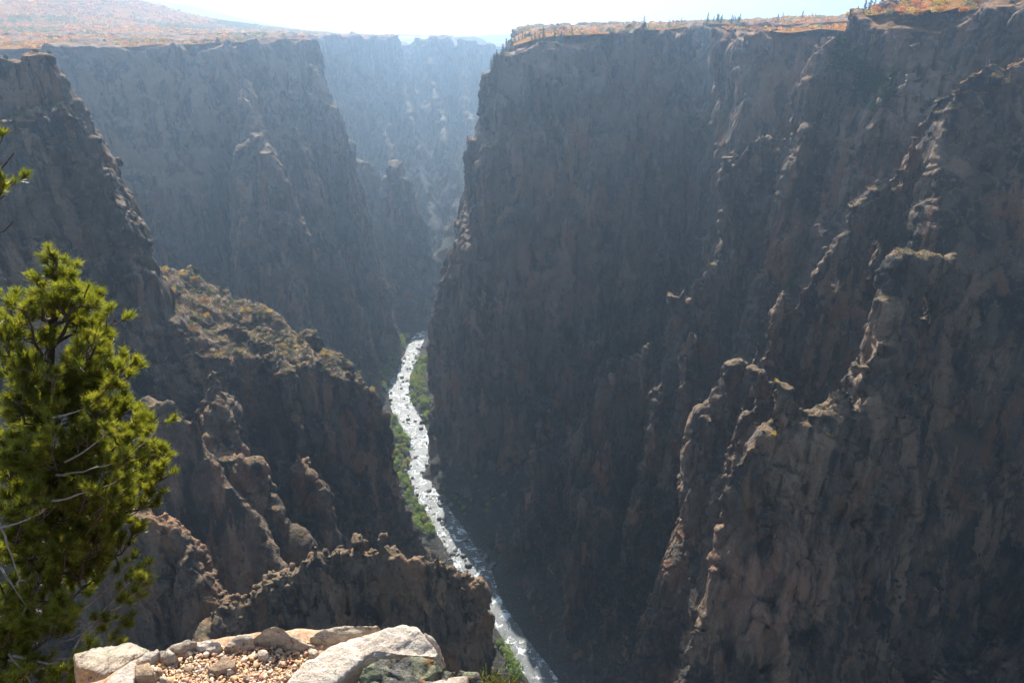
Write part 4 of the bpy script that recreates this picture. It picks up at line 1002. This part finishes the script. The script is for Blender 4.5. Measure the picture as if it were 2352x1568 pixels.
S('boulder', [(1010, 1600, ZG+.10), (1030, 1568, ZG+.10), (1120, 1500, ZG+.10), (1130, 1475, ZG+.10)][:0] or
  [(640, 1580, ZG+.09), (690, 1522, ZG+.10), (760, 1482, ZG+.11), (850, 1452, ZG+.125), (880, 1440, ZG+.13), (925, 1434, ZG+.13), (958, 1437, ZG+.13), (968, 1448, ZG+.13), (985, 1466, ZG+.12), (1008, 1498, ZG+.10), (1000, 1508, ZG+.10),
   (900, 1504, ZG+.105), (850, 1512, ZG+.10), (812, 1528, ZG+.095), (770, 1560, ZG+.085), (740, 1600, ZG+.08)], M_PALE, .16, .05, .007,
  'large pale pinkish boulder slab with orange lichen at the bottom centre', seed=1)
S('boulder', [(832, 1528, ZG+.115), (862, 1514, ZG+.115), (905, 1506, ZG+.115), (970, 1504, ZG+.11), (1010, 1512, ZG+.10), (1040, 1532, ZG+.09), (1100, 1546, ZG+.07), (1106, 1568, ZG+.06), (1090, 1640, ZG+.05), (860, 1660, ZG+.06), (800, 1620, ZG+.08), (815, 1560, ZG+.10)],
  M_DARK, .20, .03, .014, 'dark rough block with green and orange lichen in front of the pale slab', seed=2)
S('stone_slab', [(985, 1568, ZG+.115), (1045, 1553, ZG+.11), (1075, 1549, ZG+.105), (1072, 1580, ZG+.10), (1030, 1630, ZG+.10), (980, 1620, ZG+.11)], M_GREY, .03, .004, .004, 'thin dark grey slab lying on the lichen block, bottom centre', seed=3)
S('boulder', [(975, 1450, ZG+.09), (990, 1462, ZG+.07), (1010, 1490, ZG+.03), (1024, 1518, ZG-.02), (1000, 1500, ZG+.0), (978, 1490, ZG+.05)], M_PALE, .16, .03, .008, 'slanting pale side block right of the big slab', seed=4)
S('boulder', [(577, 1466, ZG+.03), (600, 1445, ZG+.06), (628, 1433, ZG+.085), (650, 1440, ZG+.075), (668, 1458, ZG+.055), (692, 1468, ZG+.04), (732, 1484, ZG+.02), (712, 1494, ZG+.01), (660, 1478, ZG+.03), (640, 1468, ZG+.04)],
  M_GREY, .10, .02, .007, 'grey peaked rock at the ledge edge, highest of the edge stones', seed=5)
S('stone_slab', [(708, 1462, ZG+.03), (735, 1443, ZG+.05), (780, 1437, ZG+.06), (830, 1432, ZG+.065), (872, 1432, ZG+.065), (874, 1438, ZG+.06), (820, 1456, ZG+.05), (760, 1468, ZG+.03), (725, 1472, ZG+.02)],
  M_GREY, .10, .02, .006, 'flat grey slab with orange lichen behind the big pale boulder', seed=6)
S('rock', [(512, 1484, ZG+.02), (528, 1468, ZG+.03), (546, 1456, ZG+.04), (576, 1456, ZG+.04), (582, 1466, ZG+.035), (566, 1478, ZG+.025), (530, 1488, ZG+.02)], M_GREY, .08, .02, .006, 'grey rock with an orange lichen patch left of the peaked rock', seed=7)
S('rock', [(452, 1478, ZG+.02), (470, 1468, ZG+.03), (488, 1466, ZG+.035), (502, 1470, ZG+.035), (512, 1484, ZG+.02), (482, 1494, ZG+.02), (456, 1486, ZG+.02)], M_PALE, .08, .02, .006, 'rounded pale grey edge rock, second left of the peaked rock', seed=8)
S('rock', [(384, 1490, ZG+.02), (410, 1476, ZG+.03), (432, 1467, ZG+.035), (452, 1473, ZG+.03), (440, 1486, ZG+.02), (412, 1494, ZG+.02)], M_GREY, .07, .02, .006, 'flat greyish edge rock with a sloping top, third left of the peaked rock', seed=9)
S('rock', [(360, 1492, ZG+.03), (388, 1487, ZG+.035), (408, 1504, ZG+.03), (398, 1512, ZG+.025), (368, 1516, ZG+.02)], M_GREY, .06, .015, .005, 'blue-grey flat rock on the left part of the gravel edge', seed=10)
S('rock', [(314, 1514, ZG+.025), (335, 1498, ZG+.03), (360, 1489, ZG+.035), (364, 1496, ZG+.03), (345, 1514, ZG+.025), (318, 1522, ZG+.02)], M_PALE, .07, .02, .006, 'pinkish edge rock above the square tan block', seed=11)
S('sandstone_block', [(309, 1527, ZG+.035), (342, 1521, ZG+.04), (352, 1540, ZG+.04), (350, 1550, ZG+.035), (312, 1553, ZG+.03)], M_TAN, .05, .006, .003, 'square tan sandstone block at the left of the gravel', seed=12)
S('rock', [(215, 1600, ZG+.02), (240, 1562, ZG+.03), (268, 1536, ZG+.035), (300, 1513, ZG+.04), (314, 1520, ZG+.035), (308, 1548, ZG+.03), (300, 1600, ZG+.02)], M_PALE, .12, .03, .007, 'broad sandy pale rock at the lower left beside the pine', seed=13)
S('rock', [(330, 1500, ZG-.12), (300, 1470, ZG-.2), (170, 1500, ZG-.22), (180, 1530, ZG-.2), (250, 1550, ZG-.18)], M_GREY, .1, .05, .01, 'pale grey rock half hidden behind the low pine twigs', seed=14)
S('stone_slab', [(474, 1536, ZG+.02), (500, 1516, ZG+.03), (516, 1503, ZG+.035), (530, 1508, ZG+.035), (544, 1520, ZG+.03), (538, 1532, ZG+.025), (492, 1542, ZG+.02)], M_TAN, .03, .006, .003, 'pale triangular stone slab lying in the middle of the gravel', seed=15)
for i, (a, b_, r, lab, mm) in enumerate([(434, 1535, 17, 'rounded tan cobble on the gravel left of the triangular slab', M_TAN), (604, 1552, 15, 'reddish pebble near the bottom of the gravel', None), (774, 1458, 11, 'round tan cobble beside the flat slab behind the boulder', M_TAN),
        (756, 1474, 12, 'tan cobble leaning on another cobble left of the big boulder', M_TAN), (745, 1482, 12, 'pale oval cobble at the left edge of the big boulder', M_PALE), (650, 1524, 15, 'angular brown stone on the gravel near the big boulder', M_TAN),
        (588, 1508, 14, 'flat brown cobble in the middle of the gravel', M_TAN), (680, 1494, 12, 'tan cobble under the peaked rock', M_TAN), (662, 1498, 11, 'grey-topped small cobble below the peaked rock', M_GREY), (566, 1556, 18, 'broad flat cobble at the bottom of the gravel', M_TAN), (720, 1468, 7, 'dark split stone at the gap by the flat slab', M_DARK)]):
    p_ = WZ(a, b_, ZG+.005); R_ = r/1568*2.15
    red = simple('reddish_stone', (.42, .18, .12), .8, .3, (.50, .26, .18), 30) if mm is None else mm
    me = rock_mesh(200+i, 3, .12, .6, red, 'cobble'); o = bpy.data.objects.new('cobble', me); COL.objects.link(o); o.location = p_; o.scale = (R_*.62,)*3; o.rotation_euler = (0, 0, i*1.3); tag(o, lab, 'stone')
for i in range(16):                       # flat broken plates in the gravel
    px = rng.uniform(330, 720); py = rng.uniform(1490, 1575); r = rng.uniform(9, 19)
    if not (np.interp(px, [250, 310, 400, 520, 610, 700, 780, 830], [1570, 1528, 1500, 1494, 1486, 1488, 1470, 1465]) < py < np.interp(px, [600, 660, 700, 760], [1600, 1545, 1505, 1480])): continue
    k = rng.choice([4, 5, 6]); a0 = rng.uniform(0, 6); pl = [(px+r*rng.uniform(.7, 1.25)*math.cos(a0-6.283*j/k), py+r*.62*rng.uniform(.7, 1.25)*math.sin(a0-6.283*j/k), ZG+rng.uniform(.014, .026)) for j in range(k)]
    S('flat_stone', pl, rng.choice([M_TAN, M_TAN, M_GREY, M_PALE]), .02, .004, .002, f"flat angular stone plate lying in the gravel, {'left' if px < 450 else 'middle' if px < 580 else 'right'} {'back' if py < 1525 else 'front'} part", seed=30+i, group='flat broken plates in the gravel')
# pebbles: individuals, then the grit as one mass
PM = [simple('pebble_tan', (.48, .26, .12), .8, .3, (.62, .40, .22), 60), simple('pebble_pink', (.46, .22, .13), .8, .3, (.58, .33, .22), 60), simple('pebble_grey', (.32, .25, .19), .8, .3, (.46, .37, .28), 60), simple('pebble_white', (.58, .43, .28), .8, .3, (.70, .55, .38), 60)]
PN = ['tan', 'pinkish', 'grey', 'cream']
PBM = [[rock_mesh(300+i+10*j, 2, .14, .55+.1*(i % 3), PM[j], 'pebble') for i in range(5)] for j in range(4)]
gx = [(310, 1520), (400, 1492), (520, 1480), (610, 1468), (700, 1470), (745, 1462), (835, 1455), (700, 1520), (650, 1568)]
def grav_ok(px, py):
    lo = np.interp(px, [250, 310, 400, 520, 610, 700, 780, 830], [1565, 1522, 1490, 1482, 1472, 1474, 1462, 1458]); hi = np.interp(px, [600, 660, 700, 760, 830], [1600, 1560, 1520, 1486, 1462])
    return lo < py < hi
n_ = 0
while n_ < 270:
    px = rng.uniform(290, 820); py = rng.uniform(1455, 1590)
    if not grav_ok(px, py): continue
    j = rng.choice([0, 0, 1, 2, 3]); s_ = rng.choice([rng.uniform(5, 9), rng.uniform(6, 11), rng.uniform(9, 16)])/1568*2.1*.6
    p_ = WZ(px, py, ZG+.003+s_*.3)
    o = bpy.data.objects.new('pebble', PBM[j][n_ % 5]); COL.objects.link(o); o.location = p_; o.scale = (s_,)*3; o.rotation_euler = (rng.uniform(-.3, .3), rng.uniform(-.3, .3), rng.uniform(0, 6))
    zone = 'left part of the gravel ledge' if px < 450 else ('middle of the gravel ledge' if px < 600 else 'gravel beside the pale boulder')
    tag(o, f"{'small' if s_ < .006 else 'rounded'} {PN[j]} pebble on the {zone}", 'pebble', f'{PN[j]} pebbles on the {zone}'); n_ += 1
def grit():
    parts = []; base = []
    for i in range(4):
        me = rock_mesh(400+i, 1, .15, .7, PM[0]); base.append((np.array([q.co[:] for q in me.vertices]), np.array([p.vertices[:] for p in me.polygons])))
    sel = []
    for i in range(7000):
        px = rng.uniform(240, 830); py = rng.uniform(1450, 1640)
        if not grav_ok(px, min(py, 1597)): continue
        s_ = rng.uniform(.0015, .005)*rng.choice([.7, 1, 1.3]); v, f = base[i % 4]; parts.append((v*s_+WZ(px, py, ZG+.002+s_*.4), f)); sel += [rng.choice([0, 0, 1, 2, 3])]*len(f)
    o = mesh_np('gravel', *join(parts), PM); o.data.polygons.foreach_set('material_index', np.array(sel, np.int32))
    tag(o, 'fine tan grit and gravel between the pebbles of the ledge', 'gravel', kind='stuff')
grit()

# ------------------------------------------------------------------ pines at the left
def needle_mat():
    m, nt, b = mat('pine_needle'); p = mapping(nt)
    c = ramp(nt, ntex(nt, p, 9, 4, .7), [(.3, (.085, .095, .02)), (.5, (.165, .16, .034)), (.68, (.28, .24, .06))])
    nt.links.new(c, b.inputs['Base Color']); b.inputs['Roughness'].default_value = .32; b.inputs['Specular IOR Level'].default_value = .6
    t = nd(nt, 'ShaderNodeBsdfTranslucent'); nt.links.new(mix(nt, 1., c, (1.5, 1.6, .5), 'MULTIPLY'), t.inputs[0])
    mx = nd(nt, 'ShaderNodeMixShader'); mx.inputs[0].default_value = .62
    nt.links.new(b.outputs[0], mx.inputs[1]); nt.links.new(t.outputs[0], mx.inputs[2]); nt.links.new(mx.outputs[0], nt.nodes['Material Output'].inputs['Surface'])
    return m
M_NEED = needle_mat(); M_TWIG = simple('pine_twig', (.20, .165, .13), .75, .3, (.36, .31, .26), 40); M_PBARK = simple('pine_bark', (.06, .045, .035), .9, .2, (.12, .09, .07), 25)
M_BUD = simple('pine_bud', (.30, .11, .03), .5, .5, (.42, .20, .07), 90)
prs = np.random.RandomState(11)
def curve(a, b, up=.15, n=8, wob=.02):
    a = np.array(a, float); b = np.array(b, float); L = np.linalg.norm(b-a); m = (a+b)/2+np.array([0, 0, -up*L]); P = []
    w = prs.normal(size=(n+1, 3))*wob*L
    for i in range(n+1):
        t = i/n; P.append((1-t)**2*a+2*t*(1-t)*m+t*t*b+w[i]*(t*(1-t))*2)
    return np.array(P)
def shoot_needles(P, out, length=.036, dens=1600, tip=True):     # brush of needles round the last part of a shoot
    L = np.linalg.norm(P[-1]-P[0]); n = int(max(24, L*dens)); t = prs.uniform(.12, 1.0, n)**.8
    k = len(P)-1; f = t*k; i = np.minimum(f.astype(int), k-1); w = (f-i)[:, None]; c = P[i]*(1-w)+P[i+1]*w
    d = P[i+1]-P[i]; d /= np.linalg.norm(d, axis=1)[:, None]
    r = prs.normal(size=(n, 3)); r -= (r*d).sum(1)[:, None]*d; r /= np.linalg.norm(r, axis=1)[:, None]
    s = prs.uniform(.55, 1.15, n)[:, None]; dirn = d*prs.uniform(.55, 1.1, (n, 1))+r*s+np.array([0, 0, .18]); dirn /= np.linalg.norm(dirn, axis=1)[:, None]
    ln = length*prs.uniform(.7, 1.15, n)[:, None]; side = np.cross(dirn, prs.normal(size=(n, 3))); side /= np.linalg.norm(side, axis=1)[:, None]; wd = .0009
    mid = c+dirn*ln*.55+r*ln*.04; end = c+dirn*ln+r*0-d*ln*.02
    v = np.stack([c-side*wd, c+side*wd, mid+side*wd, mid-side*wd, end+side*wd*.3, end-side*wd*.3], 1).reshape(-1, 3)
    q = np.arange(n)[:, None]*6; f = np.concatenate([q+[0, 1, 2, 3], q+[3, 2, 4, 5]])
    out.append((v, f))
def bough(parent, a, b, rad, nsh, ndl=True, bare=0.0, span=.25, length=.036, cones=2, sag=.12):
    P = curve(a, b, sag, 9, .06 if bare < .5 else .018); L = np.linalg.norm(P[-1]-P[0]); wood = [tube_np(P, np.linspace(rad, rad*.25, len(P)), 6)]; nd_ = []; tips = []
    for j in range(nsh):
        t = prs.uniform(max(.22, bare), 1)**.75; i = min(int(t*9), 8); c = P[i]+(P[i+1]-P[i])*(t*9-i)
        d = (P[i+1]-P[i]); d /= np.linalg.norm(d); r = prs.normal(size=3); r[2] = abs(r[2])*.6; r -= (r@d)*d; r /= np.linalg.norm(r)
        sl = span*prs.uniform(.45, 1.0)*(1.25-t*.7); e = c+(d*prs.uniform(.5, .95)+r*prs.uniform(.5, .9)+[0, 0, .22])*sl
        Q = curve(c, e, .18, 5, .05); wood.append(tube_np(Q, np.linspace(rad*.32, .0016, 6), 4))
        if prs.rand() < bare*.5: continue
        e1 = Q[3:]; shoot_needles(e1, nd_, length); tips.append(Q[-1])
        for q in range(prs.randint(2, 5)):                     # side twigs ending in brushes
            ii = prs.randint(2, 5); r2 = prs.normal(size=3); r2 /= np.linalg.norm(r2); dd = Q[-1]-Q[0]; dd /= np.linalg.norm(dd)
            e2 = Q[ii]+(dd*.9+r2*.55+[0, 0, .25])*sl*prs.uniform(.28, .5); K = curve(Q[ii], e2, .15, 4, .03)
            wood.append(tube_np(K, np.linspace(.0022, .0013, 5), 4)); shoot_needles(K, nd_, length); tips.append(K[-1])
    o = mesh_np('branch', *join(wood), M_TWIG if bare > .1 else M_PBARK, parent)
    if nd_: mesh_np('needles', *join(nd_), M_NEED, o)
    for q in range(min(cones, len(tips))):
        tp = tips[prs.randint(len(tips))]; me = CONE; c = bpy.data.objects.new('cone', me); COL.objects.link(c); c.parent = o; c.location = tp+[0, 0, -.004]; c.scale = (prs.uniform(.8, 1.3),)*3; c.rotation_euler = tuple(prs.uniform(-.6, .6, 3))
    return o
def cone_mesh():
    v = []; f = []
    for i in range(7):
        t = i/6; r = .0065*math.sin(math.pi*(.12+.82*t))*(1.0 if i % 2 else .8)
        for j in range(7): a = 6.283*j/7+i*.45; v.append((r*math.cos(a), r*math.sin(a), t*.02))
    for i in range(6):
        for j in range(7): f.append((i*7+j, i*7+(j+1) % 7, (i+1)*7+(j+1) % 7, (i+1)*7+j))
    return mesh_np('cone', v, f, M_BUD, link=False)
CONE = cone_mesh()
def pine():
    t = bpy.data.objects.new('pine_tree', None); COL.objects.link(t)
    tag(t, 'bright green pine with bare grey twigs at the left in front of the canyon', 'tree')
    tr = [W(30, 1900, 3.3), W(50, 1500, 3.3), W(85, 1150, 3.25), W(110, 900, 3.2), W(122, 760, 3.15), W(128, 660, 3.1), W(130, 596, 3.1)]
    mesh_np('trunk', *tube_np(tr, [.075, .06, .04, .024, .014, .008, .004], 9), M_PBARK, t)
    T = np.array(tr)
    def on(py):                                         # trunk point at that height of the picture
        ys = [1900, 1500, 1150, 900, 760, 660, 596]; k = np.interp(py, ys[::-1], range(6, -1, -1)); i = min(int(k), 5); return T[i]+(T[i+1]-T[i])*(k-i)
    # (tip px, tip py, Y, start py, shoots)
    spec = [(130, 578, 3.1, 690, 5, .16), (80, 622, 3.05, 770, 4, .14), (165, 604, 3.15, 740, 5, .14), (205, 640, 3.0, 790, 8, .2), (212, 668, 3.3, 800, 8, .2), (150, 640, 2.95, 760, 6, .16), (105, 668, 3.3, 790, 6, .16),
            (60, 700, 2.9, 860, 8, .22), (20, 690, 3.2, 850, 8, .22), (265, 722, 3.0, 900, 10, .22), (235, 750, 3.3, 880, 8, .22), (200, 790, 2.8, 920, 8, .2), (180, 840, 3.0, 960, 8, .24), (305, 820, 3.1, 960, 12, .24), (280, 860, 2.9, 980, 10, .24),
            (250, 815, 3.4, 950, 10, .22), (10, 780, 2.8, 930, 9, .26), (60, 830, 2.8, 960, 10, .26), (120, 850, 2.7, 1000, 10, .24), (30, 900, 2.75, 1030, 10, .26), (300, 920, 3.3, 1040, 12, .24), (245, 930, 2.9, 1050, 10, .24),
            (365, 938, 3.2, 1080, 12, .24), (330, 1000, 3.0, 1120, 12, .26), (378, 1030, 3.3, 1150, 12, .24), (385, 1080, 3.1, 1190, 13, .24), (290, 1060, 2.8, 1180, 12, .26), (200, 980, 2.7, 1100, 12, .26), (130, 990, 2.6, 1120, 10, .26),
            (60, 1010, 2.6, 1140, 12, .26), (0, 1040, 2.7, 1150, 10, .28), (355, 1130, 3.0, 1260, 13, .24), (270, 1150, 2.7, 1280, 12, .26), (200, 1120, 2.6, 1260, 12, .28), (110, 1140, 2.5, 1280, 12, .28), (30, 1160, 2.5, 1300, 12, .28),
            (300, 1215, 2.9, 1340, 11, .24), (310, 1165, 3.3, 1300, 12, .24), (230, 1230, 2.7, 1360, 10, .24), (150, 1250, 2.6, 1380, 10, .26), (60, 1270, 2.5, 1400, 10, .26), (240, 1290, 3.0, 1400, 8, .22), (0, 1330, 2.6, 1450, 10, .26),
            (340, 1075, 3.5, 1180, 10, .24), (160, 1060, 3.4, 1160, 10, .28), (60, 1090, 3.5, 1200, 10, .28), (250, 1010, 3.6, 1120, 10, .26), (90, 920, 3.5, 1020, 10, .26)]
    for px, py, Y, s0, n, sp in spec:
        bough(t, on(s0), W(px, py+14, Y), .012, int(n*1.75), span=sp*.8, length=.04, cones=2)
    # low boughs with long bare grey twigs
    for px, py, Y, a, n, sp in [(340, 1345, 2.6, (190, 1470, 2.6), 7, .12), (315, 1385, 2.5, (200, 1430, 2.6), 5, .1), (300, 1425, 2.5, (160, 1430, 2.6), 5, .1), (340, 1300, 2.7, (170, 1490, 2.8), 5, .1), (290, 1468, 2.4, (120, 1440, 2.5), 4, .1),
                                (250, 1440, 2.5, (150, 1425, 2.6), 4, .1), (305, 1330, 2.8, (150, 1440, 2.9), 5, .12)]:
        bough(t, W(*a), W(px, py, Y), .006, n, bare=.55, span=sp, cones=1, sag=-.08)
    for px, py, Y, a in [(330, 1335, 2.6, (180, 1470, 2.6)), (240, 1500, 2.3, (20, 1515, 2.4)), (270, 1490, 2.3, (60, 1520, 2.4)), (270, 1420, 2.4, (40, 1500, 2.5)), (210, 1535, 2.2, (30, 1505, 2.3)), (90, 1590, 2.2, (20, 1500, 2.3)), (300, 1290, 2.8, (130, 1440, 2.9)),
                         (60, 1390, 2.4, (0, 1300, 2.5)), (45, 1330, 2.4, (0, 1200, 2.5)), (270, 1060, 2.6, (130, 1090, 2.7)), (240, 1000, 2.6, (150, 1060, 2.7)), (260, 1110, 2.6, (120, 1150, 2.6)), (90, 1180, 2.4, (0, 1210, 2.5)), (350, 1000, 2.9, (240, 1090, 2.9)), (200, 935, 2.7, (120, 960, 2.7))]:
        bough(t, W(*a), W(px, py, Y), .006, 6, bare=1.0, span=.10, cones=0, sag=.05)
    for px, py, Y, a, n in [(210, 1500, 2.1, (20, 1640, 2.2), 12), (160, 1540, 2.05, (0, 1640, 2.1), 12), (60, 1540, 2.0, (-40, 1640, 2.1), 10), (120, 1500, 2.3, (0, 1620, 2.3), 10), (240, 1560, 2.1, (100, 1680, 2.1), 10), (20, 1450, 2.2, (-60, 1560, 2.3), 10), (90, 1420, 2.5, (10, 1520, 2.5), 9), (150, 1400, 2.6, (60, 1500, 2.6), 8), (60, 1480, 2.4, (-20, 1560, 2.4), 9)]:
        bough(t, W(*a), W(px, py, Y), .008, n, span=.13, cones=1)
    for k in range(16):
        py = prs.uniform(1000, 1600); px = prs.uniform(-40, np.interp(py, [1000, 1200, 1350, 1600], [300, 270, 160, 150])); Y = prs.uniform(2.5, 3.3) if py < 1350 else prs.uniform(2.1, 2.7)
        q = on(min(1600, py+130)); bough(t, q if py < 1400 else W(px-120, py+110, Y+.1), W(px, py, Y), .008, 15, span=.18, length=.04, cones=1)
    t2 = bpy.data.objects.new('pine_tree', None); COL.objects.link(t2)
    tag(t2, 'pine mostly outside the left frame edge, only its branch tips showing', 'tree')
    mesh_np('trunk', *tube_np([W(-330, 1500, 3.0), W(-300, 900, 3.0), W(-290, 500, 3.0), W(-285, 150, 3.0)], [.07, .05, .035, .01], 8), M_PBARK, t2)
    for px, py, Y, a, n in [(32, 352, 2.9, (-290, 520, 3), 9), (28, 418, 2.9, (-290, 560, 3), 9), (30, 510, 2.9, (-290, 640, 3), 8), (0, 330, 3.0, (-288, 480, 3), 9), (2, 600, 2.9, (-295, 760, 3), 9), (-10, 640, 3.0, (-295, 800, 3), 8), (10, 450, 3.1, (-290, 560, 3), 8)]:
        bough(t2, W(*a), W(px, py, Y), .01, n, bare=.0, span=.16, cones=1)
pine()
def juniper_sprays():
    t = bpy.data.objects.new('juniper_bush', None); COL.objects.link(t)
    tag(t, 'yellow-green juniper sprigs poking up beside the big boulder at the bottom', 'bush')
    lv = []; wd = []
    for px, py in [(1118, 1540), (1130, 1548), (1142, 1545), (1108, 1552), (1155, 1556), (1165, 1562), (1178, 1560), (1124, 1560), (1148, 1566), (1188, 1568), (1136, 1556), (1112, 1566), (1170, 1572)]:
        b = W(px, py, 1.45); a = W(1150+(px-1150)*.4, 1660, 1.4); P = curve(a, b, .1, 6, .04); wd.append(tube_np(P, np.linspace(.003, .0012, 7), 4))
        for k in range(26):
            t_ = prs.uniform(.35, 1); i = min(int(t_*6), 5); c = P[i]+(P[i+1]-P[i])*(t_*6-i); d = P[-1]-P[0]; d /= np.linalg.norm(d); e = c+(d*.8+prs.normal(size=3)*.5)*prs.uniform(.012, .028); Q = curve(c, e, .1, 3, .02)
            lv.append(tube_np(Q, [.0016, .0020, .0018, .0010], 4))
    mesh_np('twig', *join(wd), M_TWIG, t); mesh_np('foliage', *join(lv), leafmat('juniper_spray', (.20, .22, .04), (.34, .34, .08), .35, 30, .5), t)
juniper_sprays()

def haze():
    x0, x1, y0, y1, z0, z1 = -11000, 11000, -300, 14000, -600, 900
    v = [(x, y, z) for x in (x0, x1) for y in (y0, y1) for z in (z0, z1)]
    f = [(0, 1, 3, 2), (4, 6, 7, 5), (0, 4, 5, 1), (2, 3, 7, 6), (0, 2, 6, 4), (1, 5, 7, 3)]
    m = bpy.data.materials.new('haze'); m.use_nodes = True; nt = m.node_tree; nt.nodes.clear()
    o = nd(nt, 'ShaderNodeOutputMaterial'); p = nd(nt, 'ShaderNodeVolumePrincipled')
    p.inputs['Color'].default_value = (.58, .78, 1, 1); p.inputs['Density'].default_value = .00021; p.inputs['Anisotropy'].default_value = .74
    nt.links.new(p.outputs[0], o.inputs['Volume'])
    tag(mesh_np('haze', v, f, m), kind='stuff')
haze()
if 0:
  for py in range(100, 1500, 100):
    print(py, [int(h_[1]) if (h_ := hit(px, py)) is not None else -1 for px in range(100, 2350, 100)])
print('script', round(time.time()-T0, 1), flush=True)
